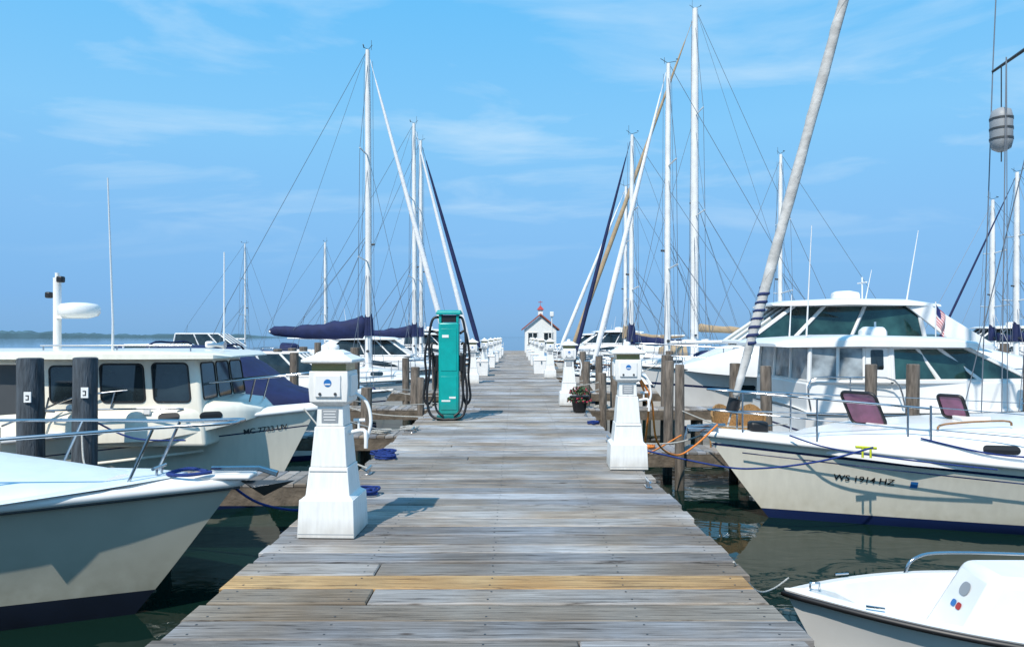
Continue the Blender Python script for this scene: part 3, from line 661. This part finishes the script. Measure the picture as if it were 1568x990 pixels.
# ------------------------------------------------------------ covered boat
e=empty('covered_motorboat',(-3.4,14.6,WZ),0)
H,sh=hull(e,6.8,2.4,.9,.95,1.2,draft=.4,rake=.9,flare=1.3,tw=.9,mats=(GEL,NAVYP,BLACKP,GEL,NAVYP),rail=(BLK,.03))
dome('boat_cover',[(-.15,.12,1.16,.10),(-.7,.62,1.08,.30),(-1.3,1.0,.98,.55),(-1.9,1.12,.95,1.05),(-2.5,1.2,.93,1.38),(-3.6,1.22,.93,1.42),(-4.6,1.22,.9,1.2),(-6.5,1.15,.9,.55)],NAVY,e,e=.62)
tubes('cover_straps',[([(-1.6,-1.22,.7),(-1.6,-1.02,1.2)],.01),([(-3,-1.28,.6),(-3,-1.22,1.2)],.01)],BLK,e)
tubes('cover_bows',[(cr([(x,-1.2,1.1),(x,-1.0,h),(x,0,h+.12),(x,1.0,h),(x,1.2,1.1)],5),.02) for x,h in((-2.5,2.2),(-3.6,2.26),(-4.6,2.0))],NAVY,e)
bowlines(e,-1,-3.4,1.2)
# more left boats
cruiser(-1,-3.3,19.3,.62,False,'express_boat',GLASS,tarp=NAVY)
E1=sailboat(-1,-1.98,25,9,3.0,3.15,11.5,SAILW,NAVY,1.15,2.62,3.45,coverh=.62,mastr=.14,jr=.10,wire=.009)
sailboat(-1,-1.98,36,9.5,3.1,3.1,12.2,SAILW,NAVY,1.2,2.6,3.4,mastr=.15,jr=.12,wire=.010,coverh=.5)
sailboat(-1,-1.98,45,10,3.2,3.95,13.8,NAVY,NAVY,1.2,2.6,3.6,mastr=.16,jr=.15,wire=.012,coverh=.5)
sailboat(-1,-12.6,60,9,3,3.3,9.4,SAILW,None,1.1,2.3,3.2,mastr=.16,jib_on=False,wire=.011)
sailboat(-1,-19.3,60,9,3,3.3,9.3,SAILW,None,1.1,2.3,3.2,mastr=.09,jib_on=False,wire=.011)
cruiser(-1,-2.6,30.8,.72,True,glass=GLASS);cruiser(-1,-2.6,53,.8,True,glass=GLASS);cruiser(-1,-2.4,61.5,.9,True,glass=GLASS)
cruiser(-1,-9.8,27,.66,False,'express_boat',glass=GLASS,tarp=NAVY);cruiser(-1,-14,42,.8,False,'express_boat',glass=GLASS);cruiser(-1,-10,72,.9,True,glass=GLASS)

# ------------------------------------------------------------ R1 : near right sailboat
e=empty('sailing_yacht',(2.60,9.95,WZ),math.pi)
H,sh=hull(e,10.5,3.25,.78,.76,1.19,draft=.5,rake=1.35,flare=.25,tw=.75,boot=(-.02,.13),mats=(CREAM,NAVYP,NAVYP,GEL,NAVYP),rail=(GEL,.04),stripe=(.19,.155),full=1.75,fine=1.35,mid=.5,N=40)
tubes('second_stripe',[([sh(k/60,s,-.003,-.235) for k in range(0,59)],.008) for s in(1,-1)],NAVYP,e)
T=dome('coachroof',[(-1.1,.2,1.0,.10),(-1.6,.62,.95,.24),(-2.4,.92,.88,.42),(-3.6,1.12,.80,.56),(-5.2,1.2,.78,.62),(-7.0,1.2,.76,.66)],GEL,e,e=.42,ang=50)
decal('oval_portlight',T,rr(-3.40,1.10,.42,.11,.5,7),1,BLK,e);decal('oval_portlight',T,rr(-4.5,1.12,.42,.11,.5,7),1,BLK,e)
text_on('registration',H,'WS 1914 HZ',.115,-1.60,.61,1,BLK,e,slope=-.05,off=.012,bold=.012,xs=1.1)
decal('sticker',H,[(-2.46,.56),(-2.54,.555),(-2.54,.64),(-2.46,.645)],1,BLUE,e,off=.014)
bowrail(e,sh,.80,(.82,.90,.965),.58,ins=.07,r=.015,mid=True,drop=False,ext=-.05,lean=.0)
LL=[]
for s in(1,-1):
    for t in(.2,.35,.5,.66,.80):LL.append(([sh(t,s,.06,0),sh(t,s,.06,.62)],.014))
tubes('stanchions',LL,STEEL,e)
tubes('lifelines',[([sh(.1+.7*k/8,s,.06,hh) for k in range(9)],.006) for s in(1,-1) for hh in(.32,.6)],STEEL,e)
def hatch(x,z,w,parent,ang=60):
    a=math.radians(ang);P=[]
    for px,py in rr(0,0,w,w,.15):
        P.append(Vector((x-(py+w/2)*math.cos(a)-px*.6,px*.8,z+(py+w/2)*math.sin(a))))
    mesh('hatch_glass',P,[tuple(range(len(P)))],PGLASS,parent,recalc=False)
    tubes('hatch_frame',[(P,.022,True)],BLK,parent);boxes('hatch_coaming',[((x-w/2,0,z),(w+.08,w+.08,.06))],GEL,parent,bevel=.02)
hatch(-2.30,1.28,.48,e,112);hatch(-3.50,1.38,.32,e,108)
tubes('handrails',[(cr([(-2.8,.75,1.30),(-2.9,.75,1.38),(-3.6,.82,1.43),(-3.7,.82,1.37)],4),.014),(cr([(-4.0,.85,1.40),(-4.1,.85,1.46),(-5.4,.9,1.46),(-5.5,.9,1.42)],4),.014)],TEAK,e)
tubes('genoa_track',[([sh(k/20,s,.22,.035) for k in range(4,14)],.012) for s in(1,-1)],DGREY,e)
tubes('deck_cleat',[([(-1.62,1.02,1.13),(-1.86,1.07,1.12)],.018),([(-1.7,1.04,1.0),(-1.7,1.04,1.13)],.014),([(-1.79,1.06,1.0),(-1.79,1.06,1.13)],.014)],YEL,e)
boxes('windlass',[((-.75,0,1.25),(.25,.2,.16))],BLK,e,bevel=.04)
boxes('anchor_roller',[((.02,.0,1.22),(.42,.14,.06))],STEEL,e,bevel=.01)
tubes('anchor',[([(-.3,0,1.28),(.22,0,1.26),(.26,0,1.08)],.022)],STEEL,e)
tubes('jib_sheet',[(cr([(-2.5,.9,1.22),(-3.3,1.1,1.05),(-4.2,1.25,1.02),(-5,1.3,1.05)],6),.011),(cr([(-1.0,.5,1.2),(-1.4,.8,1.08),(-2.2,1.05,.98),(-3.2,1.3,.9)],6),.010)],ROPE,e)
a=Vector((-.33,0,1.25));b2=Vector((-4.60,0,16.9))
P=[];R=[]
for u,r in((0,.012),(.025,.012),(.028,.045),(.05,.055),(.10,.07),(.2,.072),(.35,.07),(.55,.06),(.8,.04),(.93,.02),(1,.012)):P.append(a.lerp(b2,u));R.append(r)
dn=[];Rn=[]
for i in range(len(P)-1):
    for k in range(6):dn.append(P[i].lerp(P[i+1],k/6));Rn.append((R[i]+(R[i+1]-R[i])*k/6)*(1+.06*math.sin((i*6+k)*1.7)))
tubes('furled_jib',[(dn,Rn)],SAILG,e,seg=12)
dirv=(b2-a).normalized();nx=dirv.orthogonal().normalized();ny=dirv.cross(nx);hx=[];hw=[]
for k in range(120):
    u=.073+.05*k/120;an=k*.36;c=a.lerp(b2,u);hx.append(c+(nx*math.cos(an)+ny*math.sin(an))*.058)
for k in range(200):
    u=.13+.4*k/200;an=k*.16;c=a.lerp(b2,u);hw.append(c+(nx*math.cos(an)+ny*math.sin(an))*.062)
tubes('sacrificial_strip',[(hx,.024)],UVC,e,seg=6);tubes('sail_leech',[(hw,.013)],SAILG,e,seg=6)
tubes('furling_drum',[([a.lerp(b2,.012),a.lerp(b2,.0125),a.lerp(b2,.025),a.lerp(b2,.0255)],[.02,.085,.085,.02])],BLK,e,seg=14)
V=[];F=[];tg(V,F,[(-4.85,0,1.2),(-4.85,0,17)],.09,12,asp=.7);mesh('mast',V,F,ALU,e)
tubes('spreaders',[([(-4.85,0,6.75),(-4.7,s*1.05,6.55)],[.035,.022]) for s in(1,-1)]+[([(-4.85,0,11.5),(-4.75,s*.8,11.3)],.02) for s in(1,-1)],DGREY,e)
tubes('shrouds',[([(-4.75,s*1.42,.85),(-4.7,s*1.05,6.55),(-4.75,s*.8,11.3),(-4.85,0,16.8)],.009) for s in(1,-1)]+[([(-4.35,s*1.40,.85),(-4.85,0,6.6)],.008) for s in(1,-1)]+[([(-5.3,s*1.40,.85),(-4.85,0,6.6)],.006) for s in(1,-1)]+[([(-4.5,-.55,1.4),(-4.6,-.6,6.6)],.008),([(-4.55,-.5,1.4),(-4.62,-.62,6.6)],.006)],WIRE,e,seg=5)
tubes('radar_reflector',[([(-4.63,-.75,z) for z in(5.25,5.30,5.4,5.76,5.86,5.90)],[.05,.13,.155,.155,.13,.05])],GREY,e,seg=10)
tubes('reflector_strap',[([(-4.63,-.75,5.1),(-4.63,-.75,5.26)],.008),([(-4.63,-.75,5.90),(-4.63,-.75,6.55)],.008)],BLK,e)
tubes('reflector_bands',[([(-4.63,-.75,z),(-4.63,-.75,z+.03)],.162) for z in(5.42,5.57,5.72)],DGREY,e,seg=10)
# ------------------------------------------------------------ R2 : stern-to cruiser
e=empty('hardtop_cruiser',(14.3,14.6,WZ),0)
H,sh=hull(e,9,3.2,1.12,1.12,1.4,draft=.5,rake=1.3,flare=1.2,tw=.93,mats=(GEL,NAVYP,BLACKP,GEL,NAVYP),stripe=(.4,.36),rail=(DGREY,.022))
boxes('swim_platform',[((-9.35,0,.35),(.8,2.8,.08))],GEL,e,bevel=.03)
B1=house('cockpit_side',-8.95,-4.2,1.1,1.66,1.42,1.2,.04,.6,0,GEL,e,bev=.04)
B2=house('canvas_enclosure',-8.9,-7.4,1.66,2.32,1.36,1.36,.05,0,.04,VINYL,e,bev=0)
frames('canvas_frame',B2,GEL,e,.04,posts=((-1,.35),(-1,.68),(1,.5),('a',.33),('a',.66)))
panel('canvas_white',B2,-1,.70,.99,.02,.98,GEL,e,off=.014,r=.02)
panel('canvas_slot',B2,-1,.76,.92,.35,.9,GLASS,e,off=.02,r=.03)
B3=house('windscreen',-7.36,-4.5,1.66,2.30,1.36,1.0,.06,1.3,0,GGLASS,e,bev=0)
frames('windscreen_frame',B3,GEL,e,.05,posts=((-1,.33),(-1,.62),(1,.5),('f',.33),('f',.66)))
dome('hardtop',[(-9.45,1.2,2.31,.06),(-9.3,1.38,2.30,.16),(-8,1.5,2.32,.22),(-6.2,1.42,2.30,.2),(-5.3,1.1,2.28,.10),(-5.1,.9,2.27,.05)],GEL,e,e=.4)
dome('foredeck',[(-4.6,1.2,1.2,.5),(-3.4,1.0,1.25,.35),(-1.6,.6,1.35,.12)],GEL,e,e=.5)
tubes('top_antennas',[([(-8.8,-1.0,2.5),(-8.7,-1.0,4.6)],[.018,.007]),([(-8.4,.9,2.5),(-8.35,.9,3.4)],[.018,.007]),([(-7,0,2.5),(-7,0,2.8)],.02)],GEL,e)
dome('radar_dome',[(-7.3,.1,2.5,.14),(-7.2,.25,2.5,.2),(-6.9,.25,2.5,.2),(-6.8,.1,2.5,.14)],GEL,e,e=.7)
tubes('stern_rail',[(cr([(-8.9,-1.45,1.15),(-8.9,-1.45,1.7),(-8.2,-1.5,1.75),(-7.4,-1.5,1.7),(-7.2,-1.5,1.2)],4),.016),([(-8.2,-1.48,1.15),(-8.2,-1.5,1.75)],.014)],STEEL,e)
decal('hull_window',H,rr(-5.2,.78,1.1,.16,.5),-1,GLASS,e)
bowrail(e,sh,.5,(.55,.65,.75,.85,.93),.55,ins=.1,mid=True)
fender(e,-6.5,-1.66,.7);fender(e,-8.2,-1.66,.7,m=NAVYP)
# ------------------------------------------------------------ R3 + others
cruiser(1,3.35,19.4,1.,True,'motor_yacht',GGLASS)
sailboat(1,2.3,23.6,8.2,2.7,2.68,10.5,SAILW,None,1.1,2.3,3.0,mastr=.125,jr=.095,wire=.009)
sailboat(1,2.0,28,8,2.7,2.5,9.4,NAVY,NAVY,1.1,2.3,3.0,mastr=.12,jr=.085,wire=.009)
sailboat(1,2.2,32.6,13,3.9,5.9,16.4,SAILT,SAILT,1.35,2.8,4.8,mastr=.23,jr=.11,wire=.011,hm=NAVYP,spr=(.42,.7))
sailboat(1,2.1,40,9.5,3.1,4.0,9.9,SAILW,SAILT,1.2,2.5,3.3,mastr=.14,jr=.11,wire=.011)
sailboat(1,7.8,31,9,3.1,3.6,9.4,SAILW,None,1.2,2.4,3.3,mastr=.12,jib_on=False,wire=.009)
sailboat(1,19,35,10,3,4.2,8.2,SAILW,NAVY,1.2,2.4,3.3,mastr=.14,jib_on=False,wire=.010)
sailboat(1,17,30,10,3,3.9,8.4,NAVY,NAVY,1.2,2.4,3.3,mastr=.13,wire=.010,jr=.05)
cruiser(1,2.6,51,.85,True,glass=GLASS);cruiser(1,2.7,60,.8,True,glass=GLASS);cruiser(1,9.5,26.5,.72,True,glass=GLASS,tarp=NAVY)
cruiser(1,14.5,22.5,.62,False,'express_boat',GLASS,tarp=NAVY);cruiser(1,24,42,.9,True,glass=GLASS);cruiser(1,12,44,.9,True,glass=GLASS)
# ------------------------------------------------------------ dinghy
e=empty('dinghy',(2.16,5.78,WZ),math.pi-.12)
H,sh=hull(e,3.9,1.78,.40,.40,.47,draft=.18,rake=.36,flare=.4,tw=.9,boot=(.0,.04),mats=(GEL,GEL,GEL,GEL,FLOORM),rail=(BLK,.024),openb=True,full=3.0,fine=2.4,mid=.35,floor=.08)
C=house('console',-2.05,-1.12,.09,.70,.36,.30,.04,.34,.05,GEL,e,bev=.07)
panel('round_logo',C,'f',.38,.62,.64,.80,GREY,e,r=.05)
panel('red_logo',C,'f',.52,.64,.48,.56,RED,e,r=.02,off=.006)
panel('blue_logo',C,'f',.38,.50,.48,.56,BLUE,e,r=.02,off=.006)
panel('maker_label',C,1,.35,.55,.5,.68,GREY,e,r=.04,off=.005)
boxes('seat_bench',[((-2.9,0,.36),(.4,.9,.08))],GEL,e,bevel=.03)
tubes('steering_wheel',[([Vector((-2.12,.14*math.cos(k*.314),.62+.14*math.sin(k*.314))) for k in range(20)],.014,True),([(-2.12,-.14,.62),(-2.12,.14,.62)],.01)],BLK,e,seg=8)
tubes('side_rails',[(cr([sh(.74,s,.05,.0),sh(.72,s,.07,.13),sh(.64,s,.08,.18),sh(.35,s,.08,.18),sh(.25,s,.07,.14),sh(.22,s,.06,0)],5),.014) for s in(-1,)]+[(cr([sh(.56,s,.05,.0),sh(.54,s,.07,.13),sh(.48,s,.08,.18),sh(.30,s,.08,.18),sh(.22,s,.06,0)],5),.014) for s in(1,)],STEEL,e,seg=8)
tubes('bow_eye',[([(-.2,0,.48),(-.2,0,.53),(-.27,0,.53),(-.27,0,.48)],.009)],STEEL,e)
tubes('bow_cleats',[([(-.5,s*.36,.49),(-.62,s*.40,.49)],.009) for s in(1,-1)],STEEL,e)
dome('outboard_cowl',[(-4.35,.12,.62,.16),(-4.25,.17,.58,.32),(-4.0,.16,.60,.34),(-3.9,.10,.62,.22)],BLK,e,e=.6)
boxes('outboard_leg',[((-4.08,0,.2),(.18,.12,.8))],BLK,e,bevel=.03)
# ------------------------------------------------------------ wicker chairs
for x,rz in((3.55,.2),(3.98,-.3)):
    e=empty('wicker_chair',(x,12.2,-.348),rz+math.pi,.86)
    dome('seat',[(-.25,.24,.38,.06),(-.2,.27,.38,.08),(.2,.27,.38,.08),(.25,.24,.38,.06)],WICK,e,e=.5)
    V=[];F=[]
    for i in range(13):
        a=math.pi*i/12;h=.86-.22*abs(math.cos(a))**2
        for rr_,z in((.27,.44),(.30,h),(.26,h),(.24,.44)):V.append((rr_*math.cos(a),-rr_*math.sin(a)+.05,z))
    for i in range(12):
        for k in range(4):F.append((i*4+k,i*4+(k+1)%4,i*4+4+(k+1)%4,i*4+4+k))
    F+=[(0,1,2,3),(48,49,50,51)]
    mesh('curved_back',V,F,WICK,e)
    tubes('legs',[([(sx*.2,sy*.2,0),(sx*.22,sy*.22,.4)],.018) for sx in(-1,1) for sy in(-1,1)],WICK,e)
# ------------------------------------------------------------ hut
e=empty('pier_hut',(2.35,70,0))
boxes('walls',[((0,0,1.15),(3.0,3.0,2.3))],PAINTW,e)
mesh('gable',[(-1.5,-1.5,2.3),(1.5,-1.5,2.3),(0,-1.5,3.5),(-1.5,1.5,2.3),(1.5,1.5,2.3),(0,1.5,3.5)],[(0,1,2),(3,5,4),(0,3,4,1)],PAINTW,e)
mesh('roof',[(-1.8,-1.75,2.12),(0,-1.75,3.58),(1.8,-1.75,2.12),(-1.8,1.75,2.12),(0,1.75,3.58),(1.8,1.75,2.12),(-1.8,-1.75,2.26),(0,-1.75,3.76),(1.8,-1.75,2.26),(-1.8,1.75,2.26),(0,1.75,3.76),(1.8,1.75,2.26)],[(0,1,7,6),(1,2,8,7),(6,7,10,9),(7,8,11,10),(0,3,4,1),(1,4,5,2),(3,9,10,4),(4,10,11,5),(0,6,9,3),(2,5,11,8)],ROOFR,e)
boxes('windows',[((-.75,-1.515,1.35),(.85,.03,1.1)),((.75,-1.515,1.35),(.85,.03,1.1))],GLASS,e)
boxes('window_trim',[((x,-1.53,1.35),(.06,.05,1.2)) for x in(-1.2,-.3,.3,1.2,-.75,.75)]+[((s*.75,-1.53,z),(1.0,.05,.06)) for s in(-1,1) for z in(.78,1.93)],PAINTW,e)
boxes('cupola',[((0,-.9,3.85),(.45,.45,.55))],PAINTW,e)
mesh('cupola_roof',[(-.35,-1.25,4.12),(.35,-1.25,4.12),(.35,-.55,4.12),(-.35,-.55,4.12),(0,-.9,4.55)],[(0,1,2,3),(0,1,4),(1,2,4),(2,3,4),(3,0,4)],RED,e)
tubes('weather_vane',[([(0,-.9,4.5),(0,-.9,5.0)],.02),([(-.2,-.9,4.85),(.2,-.9,4.85)],.03)],RED,e)
e=empty('pier_lamp',(3.3,66,0));tubes('post',[([(0,0,-1.5),(0,0,3.4)],.05)],PAINTW,e,seg=8);boxes('lantern',[((0,0,3.6),(.35,.35,.45))],GEL,e,bevel=.05)
# ------------------------------------------------------------ flag
e=empty('american_flag',(10.05,17.2,.93))
tubes('staff',[([(0,0,0),(0,0,1.45)],.015)],MASTW,e)
FR=mat('flag_red',(.5,.02,.03),.8);FW=mat('flag_white',(.8,.8,.8),.8);FN=mat('flag_navy',(.01,.02,.12),.8)
V=[];F=[];MI=[];nc=10
for j in range(14):
    for i in range(nc+1):
        u=i/nc;v=j/13;V.append((u*.26+.02*math.sin(v*5),.09*math.sin(u*7+v*2)*u,1.42-v*.46-u*.38))
for j in range(13):
    for i in range(nc):
        a=j*(nc+1)+i;F.append((a,a+1,a+nc+2,a+nc+1));MI.append(2 if (i<4 and j<7) else (0 if j%2==0 else 1))
mesh('cloth',V,F,[FR,FW,FN],e,mi=MI,recalc=False)
# ------------------------------------------------------------ distant shore
def shore(x0,x1,d,h,seed):
    random.seed(seed);V=[];F=[];n=int((x1-x0)/7);hh=h
    for i in range(n+1):
        u=i/n;taper=min(1,(1-u)*6,.3+u*8);hh=.6*hh+.4*h*random.uniform(.5,1.5);x=x0+(x1-x0)*u
        t=hh*taper*(.8+.3*math.sin(u*11+seed))
        V+=[(x,d,WZ-1),(x+random.uniform(-2,2),d+3,WZ+t*.7),(x,d+14,WZ+t),(x,d+60,WZ-1)]
    for i in range(n):
        for k in range(3):F.append((i*4+k,i*4+k+1,i*4+5+k,i*4+4+k))
    mesh('distant_treeline',V,F,SHORE)
shore(-1700,-480,1500,14,3);shore(900,2400,2000,10,5);shore(-2600,-900,2600,12,8)
# ------------------------------------------------------------ water
wm=bpy.data.materials.new('harbor_water');wm.use_nodes=True;nt=wm.node_tree;b=nt.nodes['Principled BSDF']
b.inputs['Base Color'].default_value=(.004,.016,.012,1);b.inputs['Roughness'].default_value=.03;b.inputs['IOR'].default_value=1.33;b.inputs['Specular IOR Level'].default_value=.36
tc=N('ShaderNodeTexCoord');mp=N('ShaderNodeMapping');mp.inputs['Scale'].default_value=(1,1.6,1);nt.links.new(tc.outputs['Object'],mp.inputs[0])
na=N('ShaderNodeTexNoise');na.inputs['Scale'].default_value=1.0;na.inputs['Detail'].default_value=3;na.inputs['Distortion'].default_value=.8
nb=N('ShaderNodeTexNoise');nb.inputs['Scale'].default_value=.12;nb.inputs['Detail'].default_value=3
nt.links.new(mp.outputs[0],na.inputs['Vector']);nt.links.new(mp.outputs[0],nb.inputs['Vector'])
ad=N('ShaderNodeMath',operation='MULTIPLY_ADD');ad.inputs[1].default_value=2.;nt.links.new(nb.outputs['Fac'],ad.inputs[0]);nt.links.new(na.outputs['Fac'],ad.inputs[2])
bu=N('ShaderNodeBump');bu.inputs['Strength'].default_value=.25;bu.inputs['Distance'].default_value=.05
nt.links.new(ad.outputs[0],bu.inputs['Height']);nt.links.new(bu.outputs[0],b.inputs['Normal'])
mesh('water',[(-9000,-2000,WZ),(9000,-2000,WZ),(9000,14000,WZ),(-9000,14000,WZ)],[(0,1,2,3)],wm,recalc=False)
# ------------------------------------------------------------ sky + sun
w=bpy.data.worlds.new('World');sc.world=w;w.use_nodes=True;nt=w.node_tree
bg=nt.nodes['Background'];bg.inputs['Strength'].default_value=.11
sky=N('ShaderNodeTexSky');sky.sky_type='NISHITA';sky.sun_disc=False
el=math.radians(50);az=math.radians(206);sky.sun_elevation=el;sky.sun_rotation=az;sky.air_density=1.2;sky.dust_density=.6;sky.ozone_density=2.5;sky.altitude=0
tc=N('ShaderNodeTexCoord');sp=N('ShaderNodeSeparateXYZ');nt.links.new(tc.outputs['Generated'],sp.inputs[0])
rp=N('ShaderNodeValToRGB');cr_=rp.color_ramp;cr_.elements[0].position=0;cr_.elements[0].color=(.17,.42,.76,1);cr_.elements[1].position=.6;cr_.elements[1].color=(.13,.50,.93,1)
for p_,c_ in((.05,(.17,.44,.84,1)),(.15,(.22,.52,.91,1)),(.27,(.23,.60,.98,1)),(.42,(.15,.56,1.0,1))):
    x=cr_.elements.new(p_);x.color=c_
nt.links.new(sp.outputs['Z'],rp.inputs[0])
sc_=N('ShaderNodeVectorMath',operation='SCALE');sc_.inputs['Scale'].default_value=9.4;nt.links.new(rp.outputs[0],sc_.inputs[0])
mx=N('ShaderNodeMix',data_type='RGBA');mx.inputs[0].default_value=.88
nt.links.new(sky.outputs[0],mx.inputs[6]);nt.links.new(sc_.outputs[0],mx.inputs[7])
dv=N('ShaderNodeMath',operation='ADD');dv.inputs[1].default_value=.12;nt.links.new(sp.outputs['Z'],dv.inputs[0])
vm=N('ShaderNodeVectorMath',operation='DIVIDE');cb=N('ShaderNodeCombineXYZ')
nt.links.new(dv.outputs[0],cb.inputs[0]);nt.links.new(dv.outputs[0],cb.inputs[1]);cb.inputs[2].default_value=1
nt.links.new(tc.outputs['Generated'],vm.inputs[0]);nt.links.new(cb.outputs[0],vm.inputs[1])
mp=N('ShaderNodeMapping');mp.inputs['Scale'].default_value=(.8,1.5,.3);mp.inputs['Rotation'].default_value=(0,0,.75);mp.inputs['Location'].default_value=(3.1,1.7,0);nt.links.new(vm.outputs[0],mp.inputs[0])
cn=N('ShaderNodeTexNoise');cn.inputs['Scale'].default_value=1.3;cn.inputs['Detail'].default_value=8;cn.inputs['Roughness'].default_value=.55;cn.inputs['Distortion'].default_value=.5
nt.links.new(mp.outputs[0],cn.inputs['Vector'])
cr2=N('ShaderNodeValToRGB');cr2.color_ramp.elements[0].position=.50;cr2.color_ramp.elements[0].color=(0,0,0,1);cr2.color_ramp.elements[1].position=.80;cr2.color_ramp.elements[1].color=(.8,.8,.8,1)
nt.links.new(cn.outputs['Fac'],cr2.inputs[0])
mk=N('ShaderNodeMapRange');mk.inputs['From Min'].default_value=.08;mk.inputs['From Max'].default_value=.25;nt.links.new(sp.outputs['Z'],mk.inputs['Value'])
mm=N('ShaderNodeMath',operation='MULTIPLY');nt.links.new(cr2.outputs[0],mm.inputs[0]);nt.links.new(mk.outputs[0],mm.inputs[1])
mc=N('ShaderNodeMix',data_type='RGBA');mc.inputs[7].default_value=(6.4,8.0,9.2,1)
nt.links.new(mm.outputs[0],mc.inputs[0]);nt.links.new(mx.outputs[2],mc.inputs[6])
nt.links.new(mc.outputs[2],bg.inputs['Color'])
sl=bpy.data.lights.new('sun','SUN');sl.energy=4.7;sl.angle=math.radians(.6);sl.color=(1,.93,.83)
so=link(bpy.data.objects.new('sun',sl));sd=Vector((math.sin(az)*math.cos(el),math.cos(az)*math.cos(el),math.sin(el)))
so.rotation_euler=(-sd).to_track_quat('-Z','Y').to_euler();so.location=(-20,-30,40)
cd=bpy.data.cameras.new('camera');cam=link(bpy.data.objects.new('camera',cd));cam.location=(0,0,1.55);cam.rotation_euler=(math.pi/2,0,0)
cd.lens=36*1100/1568;cd.sensor_width=36;cd.shift_y=20/1568;cd.shift_x=-6/1568;cd.clip_end=20000;cd.clip_start=.05
sc.camera=cam
